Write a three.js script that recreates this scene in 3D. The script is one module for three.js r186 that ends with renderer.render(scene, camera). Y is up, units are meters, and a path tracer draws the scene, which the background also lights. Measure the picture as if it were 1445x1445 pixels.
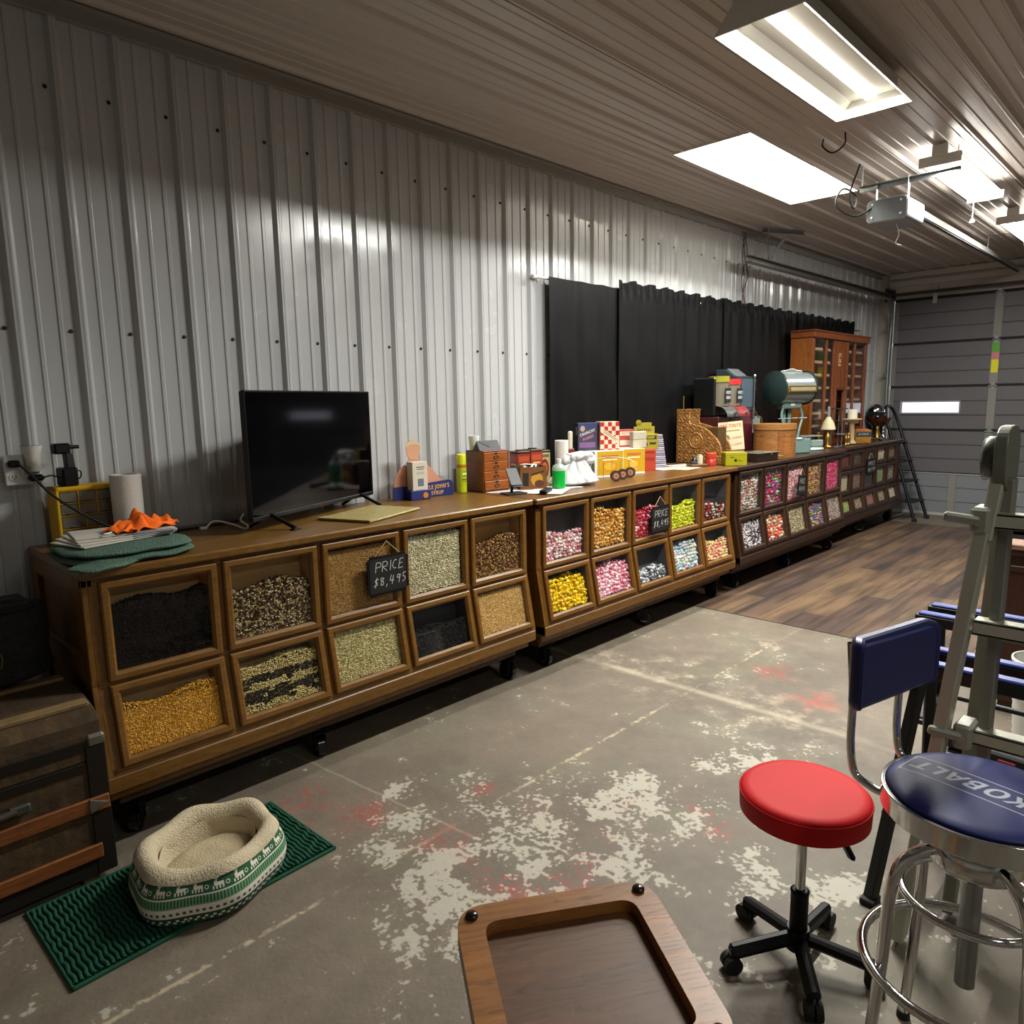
import * as THREE from 'three';
import { mergeGeometries } from 'three/addons/utils/BufferGeometryUtils.js';
import { RectAreaLightUniformsLib } from 'three/addons/lights/RectAreaLightUniformsLib.js';
import { ParametricGeometry } from 'three/addons/geometries/ParametricGeometry.js';

// ---------- camera, sky, lights, exposure ----------
// World: x runs along the corrugated wall towards the garage door, z out from that wall, y up.
const scene = new THREE.Scene();
const camera = new THREE.PerspectiveCamera(70.843, 1, 0.05, 100);
camera.position.set(0, 1.578, 3.416);
{
  const yaw = 0.79656, pitch = 0.15275;
  camera.lookAt(Math.sin(yaw) * Math.cos(pitch), 1.578 - Math.sin(pitch), 3.416 - Math.cos(yaw) * Math.cos(pitch));
  camera.rotateZ(-0.017965);
}
scene.background = new THREE.Color(0.86, 0.92, 1.0);
scene.backgroundIntensity = 2.2;
const renderer = new THREE.WebGLRenderer({ antialias: true });
renderer.toneMapping = THREE.LinearToneMapping;
renderer.toneMappingExposure = 0.86;
renderer.shadowMap.enabled = true;
RectAreaLightUniformsLib.init();
const FLUO = 0xfdfcf4;
function areaLight(name, x, y, z, w, d, intensity) {           // faces down
  const l = new THREE.RectAreaLight(FLUO, intensity, w, d);
  l.name = name; l.position.set(x, y, z); l.rotation.x = -Math.PI / 2; scene.add(l);
}
const ROOM = { x0: -1.7, x1: 10.615, z1: 6.6, h: 3.15 };
// each entry is a ceiling fixture: x and z of its middle, length along x, width along z
const HOODS = [{ x: 5.19, w: 1.78, power: 190 }];
const HOOD = { z: 0.995, d: 0.53, lip: 3.134, lamp: 3.375, lampD: 0.12 };   // a light box let into the ceiling
const STRIPS = [{ x: 6.0, z: 2.0, power: 380, open: 1 }, { x: 8.25, z: 2.0, power: 200, open: 1 }, { x: 3.45, z: 2.02, power: 600 }, { x: 1.1, z: 4.9, power: 150 }];   // the first two hang open, the others are troughs with the tubes above the lip
for (const b of HOODS) areaLight('light_box_lamp', b.x, HOOD.lamp - 0.006, HOOD.z, b.w - 0.08, HOOD.lampD, b.power);
for (const s of STRIPS) areaLight('strip_lamp', s.x, s.open ? 3.015 : 3.036, s.z, 1.2, 0.06, s.power);

// ---------- helpers ----------
let seed = 7;
const rnd = () => { seed = (seed + 0x6d2b79f5) | 0; let t = Math.imul(seed ^ (seed >>> 15), 1 | seed); t = (t + Math.imul(t ^ (t >>> 7), 61 | t)) ^ t; return ((t ^ (t >>> 14)) >>> 0) / 4294967296; };
const rr = (a, b) => a + (b - a) * rnd();
const PI = Math.PI;
const NT = new Float32Array(65536); for (let i = 0; i < 65536; i++) NT[i] = rnd();
const sm = (t) => t * t * (3 - 2 * t);
function vn(x, y, px = 256, py = 256) {                       // value noise, repeats after px, py
  const xi = Math.floor(x), yi = Math.floor(y), u = sm(x - xi), v = sm(y - yi);
  const m = (a, n) => ((a % n) + n) % n, x0 = m(xi, px), x1 = m(xi + 1, px), y0 = m(yi, py) * 256, y1 = m(yi + 1, py) * 256;
  return (NT[y0 + x0] * (1 - u) + NT[y0 + x1] * u) * (1 - v) + (NT[y1 + x0] * (1 - u) + NT[y1 + x1] * u) * v;
}
function fbm(x, y, o = 4, px = 256, py = 256) { let s = 0, a = 0.5, k = 1; for (let i = 0; i < o; i++) { s += a * vn(x * k, y * k, Math.min(256, px * k), Math.min(256, py * k)); a *= 0.5; k *= 2; } return s / (1 - Math.pow(0.5, o)); }
const cl = (x, a = 0, b = 1) => Math.min(b, Math.max(a, x));
const sst = (a, b, x) => sm(cl((x - a) / (b - a)));

function dataTex(w, h, fn, srgb = true) {
  const d = new Uint8Array(w * h * 4);
  for (let y = 0; y < h; y++) for (let x = 0; x < w; x++) { const c = fn(x / w, y / h), i = (y * w + x) * 4; d[i] = cl(c[0], 0, 255); d[i + 1] = cl(c[1], 0, 255); d[i + 2] = cl(c[2], 0, 255); d[i + 3] = 255; }
  const t = new THREE.DataTexture(d, w, h); t.wrapS = t.wrapT = THREE.RepeatWrapping; t.magFilter = THREE.LinearFilter; t.minFilter = THREE.LinearMipmapLinearFilter; t.generateMipmaps = true;
  if (srgb) t.colorSpace = THREE.SRGBColorSpace; t.needsUpdate = true; return t;
}
function canvasTex(w, h, draw) {
  const c = document.createElement('canvas'); c.width = w; c.height = h; const x = c.getContext('2d'); draw(x, w, h);
  const t = new THREE.CanvasTexture(c); t.colorSpace = THREE.SRGBColorSpace; return t;
}
const rep = (t, u, v = u) => { const c = t.clone(); c.repeat.set(u, v); c.needsUpdate = true; return c; };
const M = (color, roughness = 0.6, o = {}) => new THREE.MeshStandardMaterial({ color, roughness, ...o });
const MP = (color, roughness = 0.6, o = {}) => new THREE.MeshPhysicalMaterial({ color, roughness, ...o });

// geometry: everything ends up non-indexed with position, normal and a box-mapped uv in metres
function uvBox(g, turn = false) {
  const p = g.attributes.position, uv = new Float32Array(p.count * 2), a = new THREE.Vector3(), b = new THREE.Vector3(), c = new THREE.Vector3();
  for (let i = 0; i < p.count; i += 3) {
    a.fromBufferAttribute(p, i); b.fromBufferAttribute(p, i + 1).sub(a); c.fromBufferAttribute(p, i + 2).sub(a); b.cross(c);
    const nx = Math.abs(b.x), ny = Math.abs(b.y), nz = Math.abs(b.z);
    for (let k = 0; k < 3; k++) {
      const x = p.getX(i + k), y = p.getY(i + k), z = p.getZ(i + k);
      let u, v; if (nx > ny && nx > nz) { u = z; v = y; } else if (ny > nz) { u = x; v = z; } else { u = x; v = y; }
      uv[(i + k) * 2] = turn ? v : u; uv[(i + k) * 2 + 1] = turn ? u : v;
    }
  }
  g.setAttribute('uv', new THREE.BufferAttribute(uv, 2)); return g;
}
function clean(g, keepUV) {
  const n = g.index ? g.toNonIndexed() : g;
  for (const k of Object.keys(n.attributes)) if (!['position', 'normal', keepUV ? 'uv' : ''].includes(k)) n.deleteAttribute(k);
  if (!n.attributes.normal) n.computeVertexNormals(); n.morphAttributes = {}; n.clearGroups(); return n;
}
function join(list, turn) { const l = (Array.isArray(list) ? list : [list]).map((g) => clean(g)); return uvBox(l.length > 1 ? mergeGeometries(l) : l[0], turn); }
function box(x0, x1, y0, y1, z0, z1, b = 0.003) {              // chamfered box
  b = Math.min(b, (x1 - x0) * 0.45, (y1 - y0) * 0.45, (z1 - z0) * 0.45);
  const X = [x0, x1], Y = [y0, y1], Z = [z0, z1], I = (lo, hi, s) => (s ? hi - b : lo + b), pos = [];
  const v = (i, j, k, ax) => [ax === 0 ? X[i] : I(x0, x1, i), ax === 1 ? Y[j] : I(y0, y1, j), ax === 2 ? Z[k] : I(z0, z1, k)];
  const mid = [(x0 + x1) / 2, (y0 + y1) / 2, (z0 + z1) / 2];
  const tri = (p, q, r) => {
    const n = [(q[1] - p[1]) * (r[2] - p[2]) - (q[2] - p[2]) * (r[1] - p[1]), (q[2] - p[2]) * (r[0] - p[0]) - (q[0] - p[0]) * (r[2] - p[2]), (q[0] - p[0]) * (r[1] - p[1]) - (q[1] - p[1]) * (r[0] - p[0])];
    const o = n[0] * (p[0] - mid[0]) + n[1] * (p[1] - mid[1]) + n[2] * (p[2] - mid[2]);
    pos.push(...p, ...(o > 0 ? q : r), ...(o > 0 ? r : q));
  };
  const quad = (a, c, d, e) => { tri(a, c, d); tri(a, d, e); };
  for (const s of [0, 1]) {
    quad(v(s, 0, 0, 0), v(s, 1, 0, 0), v(s, 1, 1, 0), v(s, 0, 1, 0)); quad(v(0, s, 0, 1), v(1, s, 0, 1), v(1, s, 1, 1), v(0, s, 1, 1)); quad(v(0, 0, s, 2), v(1, 0, s, 2), v(1, 1, s, 2), v(0, 1, s, 2));
    for (const t of [0, 1]) {
      quad(v(s, t, 0, 0), v(s, t, 1, 0), v(s, t, 1, 1), v(s, t, 0, 1)); quad(v(s, 0, t, 0), v(s, 1, t, 0), v(s, 1, t, 2), v(s, 0, t, 2)); quad(v(0, s, t, 1), v(1, s, t, 1), v(1, s, t, 2), v(0, s, t, 2));
      for (const u of [0, 1]) tri(v(s, t, u, 0), v(s, t, u, 1), v(s, t, u, 2));
    }
  }
  const g = new THREE.BufferGeometry(); g.setAttribute('position', new THREE.Float32BufferAttribute(pos, 3)); g.computeVertexNormals(); return g;
}
const cbox = (w, h, d, x = 0, y = 0, z = 0, b = 0.003) => box(x - w / 2, x + w / 2, y, y + h, z - d / 2, z + d / 2, b);
function cyl(r0, r1, h, x = 0, y = 0, z = 0, seg = 20, axis = 'y') {  // y: from y up; x / z: centred on the axis
  const g = new THREE.CylinderGeometry(r1, r0, h, seg); if (axis === 'y') g.translate(0, h / 2, 0); if (axis === 'x') g.rotateZ(-PI / 2); if (axis === 'z') g.rotateX(PI / 2);
  return g.translate(x, y, z);
}
const lathe = (pts, seg = 28) => new THREE.LatheGeometry(pts.map(([x, y]) => new THREE.Vector2(x, y)), seg);
const tube = (pts, r, seg = 0, rs = 8, closed = false) => new THREE.TubeGeometry(new THREE.CatmullRomCurve3(pts.map((p) => new THREE.Vector3(...p)), closed, 'centripetal'), seg || pts.length * 6, r, rs, closed);
function bar(a, b, r, seg = 10) { const A = new THREE.Vector3(...a), B = new THREE.Vector3(...b), d = B.clone().sub(A), g = new THREE.CylinderGeometry(r, r, d.length(), seg); g.applyQuaternion(new THREE.Quaternion().setFromUnitVectors(new THREE.Vector3(0, 1, 0), d.normalize())); return g.translate((A.x + B.x) / 2, (A.y + B.y) / 2, (A.z + B.z) / 2); }
function beam(a, b, w, t, bev = 0.002) { const A = new THREE.Vector3(...a), B = new THREE.Vector3(...b), d = B.clone().sub(A), L = d.length(), g = box(-w / 2, w / 2, -L / 2, L / 2, -t / 2, t / 2, bev); g.applyQuaternion(new THREE.Quaternion().setFromUnitVectors(new THREE.Vector3(0, 1, 0), d.normalize())); return g.translate((A.x + B.x) / 2, (A.y + B.y) / 2, (A.z + B.z) / 2); }
function shapeOf(pts) { const s = new THREE.Shape(); pts.forEach(([x, y], i) => (i ? s.lineTo(x, y) : s.moveTo(x, y))); s.closePath(); return s; }
function ext(shape, depth, bevel = 0, seg = 8) { const g = new THREE.ExtrudeGeometry(Array.isArray(shape) ? shapeOf(shape) : shape, { depth: depth - 2 * bevel, bevelEnabled: bevel > 0, bevelSize: bevel, bevelThickness: bevel, bevelOffset: -bevel, bevelSegments: 2, curveSegments: seg, steps: 1 }); return g.translate(0, 0, bevel); }
function rrect(w, h, r) { const s = new THREE.Shape(), x = -w / 2, y = -h / 2; s.moveTo(x + r, y); s.lineTo(x + w - r, y); s.quadraticCurveTo(x + w, y, x + w, y + r); s.lineTo(x + w, y + h - r); s.quadraticCurveTo(x + w, y + h, x + w - r, y + h); s.lineTo(x + r, y + h); s.quadraticCurveTo(x, y + h, x, y + h - r); s.lineTo(x, y + r); s.quadraticCurveTo(x, y, x + r, y); return s; }
function grid(nu, nv, f) { const g = new ParametricGeometry((u, v, t) => { const p = f(u, v); t.set(p[0], p[1], p[2]); }, nu, nv); g.computeVertexNormals(); return g; }

const taken = new Map();
function numbered(n) { const k = taken.get(n) ?? 0; taken.set(n, k + 1); return k ? n + '_' + String(k).padStart(3, '0') : n; }
function shade(o) { o.castShadow = o.receiveShadow = true; return o; }
function thing(name, label, category, pos = [0, 0, 0], turn = 0, group) {
  const o = new THREE.Group(); o.name = numbered(name); o.position.set(...pos); o.rotation.y = turn; o.userData = { label, category }; if (group) o.userData.group = group; scene.add(o); return o;
}
function part(name, geo, mat, parent, turn) { const m = shade(new THREE.Mesh(join(geo, turn), mat)); m.name = name; parent.add(m); return m; }
function raw(name, geo, mat, parent) { const m = shade(new THREE.Mesh(geo, mat)); m.name = name; parent.add(m); return m; }     // keeps the geometry's own uv
function sub(name, parent, pos = [0, 0, 0], rot = [0, 0, 0]) { const g = new THREE.Group(); g.name = name; g.position.set(...pos); g.rotation.set(...rot); parent.add(g); return g; }
function structure(name, label) { const g = new THREE.Group(); g.name = name; g.userData = { kind: 'structure' }; if (label) g.userData.label = label; scene.add(g); return g; }
const plane = (w, h, x = 0, y = 0, z = 0) => new THREE.PlaneGeometry(w, h).translate(x, y, z);
function print(parent, tex, w, h, pos, rot = [0, 0, 0], o = {}) { const m = raw(o.name || 'printed_face', plane(w, h), M(0xffffff, o.rough ?? 0.6, { map: tex, side: THREE.DoubleSide }), parent); m.position.set(...pos); m.rotation.set(...rot); return m; }

// ---------- textures ----------
const woodTex = dataTex(512, 512, (u, v) => {                 // grain along u, one metre square
  const w = fbm(u * 3, v * 14, 3, 3, 14), g = fbm(u * 5 + w, v * 120 + 5 * w, 3, 256, 120), p = vn(u * 40, v * 256, 40, 256), b = 0.5 + 0.5 * Math.sin((v * 34 + w * 7) * 2 * PI);
  const k = 0.7 + 0.2 * g + 0.08 * b + 0.12 * (w - 0.5) - (p > 0.8 ? 0.12 : 0);
  return [255 * k, 250 * k, 240 * k];
});
const noiseTex = dataTex(256, 256, (u, v) => { const k = 255 * fbm(u * 32, v * 32, 4, 32, 32); return [k, k, k]; }, false);
const softTex = dataTex(256, 256, (u, v) => { const k = 255 * fbm(u * 6, v * 6, 5, 6, 6); return [k, k, k]; }, false);
const wood = (c, r = 0.45, o = {}) => M(c, r, { map: woodTex, bumpMap: woodTex, bumpScale: 0.0006, ...o });

// ---------- shared materials ----------
const mat = {
  wall: M(0xb9babb, 0.36, { roughnessMap: rep(softTex, 0.7), metalness: 0.0 }),
  ceiling: M(0xb5aca4, 0.33),
  trim: M(0x8d8a84, 0.5), oak: wood(0x8a5f20, 0.42), oakTop: wood(0x896229, 0.33), oakDark: wood(0x412717, 0.42), oakDarkTop: wood(0x4a342b, 0.33),
  under: wood(0x5a4028, 0.7), black: MP(0x070708, 0.45, { specularIntensity: 0.5 }), blackGloss: M(0x08080a, 0.18), rubber: M(0x101010, 0.7),
  chrome: M(0xd9dadb, 0.12, { metalness: 1 }), steel: M(0x9fa2a3, 0.35, { metalness: 1 }), alu: M(0xa9a898, 0.45, { metalness: 0.35, bumpMap: noiseTex, bumpScale: 0.0004 }), galv: M(0x8f9394, 0.4, { metalness: 0.8 }), brass: M(0xb08a45, 0.35, { metalness: 0.9 }),
  white: M(0xe6e4de, 0.6), paper: M(0xdedbd4, 0.85), card: M(0xb59a72, 0.85), glass: MP(0xffffff, 0.03, { transmission: 1, thickness: 0, ior: 1.25 }),
  doorGrey: M(0x615f62, 0.55), doorPale: M(0x7c7f84, 0.5), redVinyl: MP(0xc4171a, 0.6, { specularIntensity: 0.4 }), navy: M(0x121b52, 0.38), black2: M(0x1a1a1c, 0.5),
  curtain: MP(0x08080a, 0.5, { specularIntensity: 0.3 }),
};

// ---------- room ----------
function ribbed(length, from, to, pitch, first, depth) {      // profile [along, out] of a sheet with major and minor ribs
  const pts = [[from, 0]];
  const at = (a, o) => { if (a > from + 1e-4 && a < to - 1e-4) pts.push([a, o]); };
  for (let i = Math.floor((from - first) / pitch) - 1; first + i * pitch < to + pitch; i++) {
    const c = first + i * pitch;
    at(c - 0.026, 0); at(c - 0.010, depth); at(c - 0.002, depth); at(c - 0.001, depth - 0.0015); at(c + 0.001, depth - 0.0015); at(c + 0.002, depth); at(c + 0.010, depth); at(c + 0.026, 0);
    for (const k of [1, 2]) { const m = c + (pitch * k) / 3; at(m - 0.011, 0); at(m - 0.006, 0.0045); at(m + 0.006, 0.0045); at(m + 0.011, 0); }
  }
  pts.push([to, 0]); return pts;
}
const RIB = 0.2286, SCREW0 = 1.8327;
{
  const wall = structure('wall_left', 'pale grey ribbed metal sheet wall');
  const sheet = RIB * 4;
  for (let x = SCREW0 + 0.041 - RIB / 2 - sheet * 4; x < ROOM.x1; x += sheet) {
    const x1 = Math.min(x + sheet, ROOM.x1 + 0.05), p = ribbed(3, x, x1, RIB, SCREW0 + 0.041, 0.021), s = [...p, [x1, -0.03], [x, -0.03]];
    const g = ext(s, ROOM.h); g.rotateX(-PI / 2); g.scale(1, 1, -1);      // profile (x, z), height y
    const ix = g.index; if (ix) { const a = ix.array; for (let i = 0; i < a.length; i += 3) { const t = a[i]; a[i] = a[i + 1]; a[i + 1] = t; } } else { for (const n of ['position', 'normal']) { const at = g.attributes[n], ar = at.array; for (let i = 0; i < ar.length; i += 9) for (let k = 0; k < 3; k++) { const t = ar[i + k]; ar[i + k] = ar[i + 3 + k]; ar[i + 3 + k] = t; } } }
    part('panel', g, mat.wall, wall);
  }
  const screws = [];
  for (let i = -8; i < 39; i++) for (const y of [1.894, 2.829]) { const x = SCREW0 + i * RIB; if (x > ROOM.x0 && x < ROOM.x1) screws.push(cyl(0.0085, 0.0085, 0.002, x, y, 0.002, 10, 'z'), cyl(0.005, 0.0045, 0.006, x, y, 0.006, 6, 'z')); }
  const sc = part('screws', screws, M(0x3a3936, 0.5, { metalness: 0.5 }), wall); sc.userData.kind = 'stuff';
  const t = structure('trim_1', 'grey angle strip where wall meets ceiling');
  part('angle_strip', [box(ROOM.x0, ROOM.x1, ROOM.h - 0.062, ROOM.h - 0.004, 0.0, 0.032, 0.002), box(ROOM.x0, ROOM.x1, ROOM.h - 0.012, ROOM.h - 0.004, 0.0, 0.07, 0.001)], mat.trim, t);
}
{
  const c = structure('ceiling', 'pale ribbed metal ceiling');
  const strip = (z, z1, xa, xb) => {
    const p = ribbed(3, z, z1, RIB, 0.12, 0.017), g0 = ext([...p.map(([a, o]) => [a, -o]), [z1, 0.06], [z, 0.06]], xb - xa).rotateY(PI / 2).scale(1, 1, -1);
    const at = g0.index ? g0.toNonIndexed() : g0; for (const n of ['position', 'normal']) { const ar = at.attributes[n].array; for (let i = 0; i < ar.length; i += 9) for (let k = 0; k < 3; k++) { const t = ar[i + k]; ar[i + k] = ar[i + 3 + k]; ar[i + 3 + k] = t; } }
    part('panel', at.translate(xa, ROOM.h, 0), mat.ceiling, c);
  };
  const xa = ROOM.x0 - 0.05, xb = ROOM.x1 + 0.05, hz0 = HOOD.z - HOOD.d / 2, hz1 = HOOD.z + HOOD.d / 2, cuts = [-0.03, hz0, hz1];
  for (let z = hz1 + RIB * 4; z < ROOM.z1; z += RIB * 4) cuts.push(z); cuts.push(ROOM.z1 + 0.03);
  for (let i = 0; i + 1 < cuts.length; i++) { if (cuts[i] === hz0) { let a = xa; for (const b of [...HOODS].sort((p, q) => p.x - q.x)) { strip(hz0, hz1, a, b.x - b.w / 2); a = b.x + b.w / 2; } strip(hz0, hz1, a, xb); } else strip(cuts[i], cuts[i + 1], xa, xb); }
  const r = structure('wall_right'); part('sheet', box(ROOM.x0 - 0.1, ROOM.x1 + 0.1, 0, ROOM.h, ROOM.z1, ROOM.z1 + 0.1), M(0xa7a7a4, 0.6), r);
  const b = structure('wall_rear'); part('sheet', box(ROOM.x0 - 0.1, ROOM.x0, 0, ROOM.h, -0.03, ROOM.z1), M(0x9b9994, 0.6), b);
}
// concrete floor with saw-cut joints, chips of white and red paint, dust along the joints
{
  const S = 6, X0 = -0.6;
  const white = [[1.774, 1.821, 0.27], [1.688, 1.727, 0.16], [2.077, 1.812, 0.16], [2.319, 1.844, 0.13], [2.287, 1.967, 0.12], [2.823, 2.092, 0.11], [2.419, 2.111, 0.09], [1.354, 1.654, 0.16], [1.743, 1.52, 0.12], [1.575, 1.338, 0.12], [2.217, 2.106, 0.09], [2.411, 2.177, 0.07], [2.275, 2.7, 0.08], [1.848, 2.05, 0.17], [1.612, 1.152, 0.1], [1.3, 1.9, 0.2], [1.5, 2.3, 0.25], [2.1, 2.5, 0.15], [2.7, 1.95, 0.1]];
  const red = [[1.876, 1.4, 0.05], [1.213, 1.014, 0.1], [1.792, 1.84, 0.2], [1.737, 2.014, 0.15], [2.33, 2.16, 0.12], [1.523, 1.888, 0.13], [1.328, 0.919, 0.09], [2.133, 1.873, 0.12], [3.638, 2.045, 0.12], [3.9, 1.7, 0.1], [1.5, 1.6, 0.14], [1.45, 1.2, 0.1]];
  const dust = [[3.393, 1.255, 0.26], [3.392, 1.965, 0.3], [3.465, 0.903, 0.2], [4.3, 1.49, 0.12], [3.7, 1.42, 0.16]];
  const near = (list, x, z) => { let w = 0; for (const [a, b, r] of list) { const d = ((x - a) * (x - a) + (z - b) * (z - b)) / (r * r); if (d < 5) w = Math.max(w, Math.exp(-d * 0.75)); } return w; };
  const tex = dataTex(1600, 1600, (u, v) => {
    const x = X0 + u * S, z = v * S;
    const a = fbm(u * 10, v * 10, 4, 10, 10), b = fbm(u * 70, v * 70, 3, 70, 70), f = vn(u * 250, v * 250, 250, 250), f2 = fbm(u * 430 + 0.3, v * 430 + 0.7, 3), f3 = vn(u * 256 + 0.5, v * 256 + 0.2), g2 = fbm(u * 24, v * 24, 3, 24, 24);
    let k = 0.86 + 0.26 * (a - 0.5) + 0.12 * (b - 0.5) + 0.05 * (f - 0.5), c = [127 * k, 115 * k, 100 * k];
    const mix = (t, q) => { c = [c[0] + (q[0] - c[0]) * t, c[1] + (q[1] - c[1]) * t, c[2] + (q[2] - c[2]) * t]; };
    mix(0.3 * sst(0.5, 0.75, g2), [120, 122, 100]);                                     // greenish stains
    const jz = Math.abs(z - 1.49 - 0.012 * (b - 0.5)), jx = Math.abs(x - 3.35 - 0.02 * (b - 0.5)), jx2 = Math.abs(x - 1.55 - 0.12 * (z - 1) - 0.02 * (b - 0.5)), wd = near(dust, x, z);
    mix(cl(sst(0.45, 0.75, b * 0.7 + f2 * 0.3) * wd * 0.65), [180, 168, 146]);
    mix((0.28 + 0.6 * sst(0.45, 0.6, g2 * 0.6 + a * 0.4)) * sst(0.014 + 0.008 * (f2 - 0.5), 0.003, jz) * sst(0.42, 0.56, f2 * 0.5 + b * 0.5), [190, 174, 146]);
    mix(0.55 * sst(0.05, 0.0, jx) * sst(0.35, 0.6, g2 + 0.2), [186, 175, 152]); mix(0.45 * sst(0.01, 0.002, jx2) * (z < 1.6 ? 1 : 0), [175, 160, 138]);
    const wr = near(red, x, z), ww = near(white, x, z), far = x > 1 && x < 4.6 ? 0.06 : 0.02;
    mix(0.6 * sst(0.56, 0.62, f2 * 0.6 + b * 0.4 + 0.08 * wr - (wr < 0.05 ? 0.05 : 0)) * cl(wr * 1.3 + 0.3 * far), [160, 66, 56]);
    mix(0.92 * sst(0.565, 0.6, f2 * 0.4 + b * 0.38 + g2 * 0.22 + 0.2 * ww - 0.085 + (ww < 0.02 ? -0.02 : 0)), [176, 171, 156]);
    return c;
  });
  tex.repeat.set(1 / S, 1 / S); tex.offset.set(-X0 / S, 0);
  const f = structure('floor', 'worn grey concrete floor with chipped paint'); part('slab', box(ROOM.x0 - 0.1, ROOM.x1 + 0.1, -0.12, 0, -0.03, ROOM.z1 + 0.1, 0.001), M(0xffffff, 0.62, { map: tex, bumpMap: rep(noiseTex, 3), bumpScale: 0.0012 }), f);
  // wood-look planks laid over the far half
  const plankTex = dataTex(512, 512, (u, v) => { const p = fbm(u * 2, v * 9, 4, 2, 9), g = fbm(u * 8, v * 160, 3, 8, 160), w = fbm(u * 2 + 9, v * 30, 3, 2, 30), k = 0.66 + 0.28 * sst(0.3, 0.7, p * 0.5 + w * 0.5) + 0.14 * (g - 0.5), h = sst(0.5, 0.3, p); return [255 * k * (1 - 0.03 * h), 247 * k, 238 * k * (1 + 0.06 * h)]; });
  const tones = [0x7c6754, 0x725e4f, 0x69574c, 0x61514a, 0x806b56, 0x6e5b50].map((c) => M(c, 0.45, { map: plankTex, bumpMap: woodTex, bumpScale: 0.0005 }));
  const pl = structure('plank_floor', 'brown wood-look planks over the concrete'); let row = 0;
  const PW = 0.185, PLN = 1.22;
  for (let z = 0.06; z < 5.2; z += PW, row++) for (let x = 4.79 - ((row * 0.47) % PLN); x < 9.72; x += PLN) { const a = Math.max(x, 4.79), b = Math.min(x + PLN, 9.72); if (b - a > 0.05) part('plank', box(a + 0.0006, b - 0.0006, 0, 0.005, z + 0.0006, z + PW - 0.0006, 0.0008), tones[Math.floor(rnd() * tones.length)], pl); }
}

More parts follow.
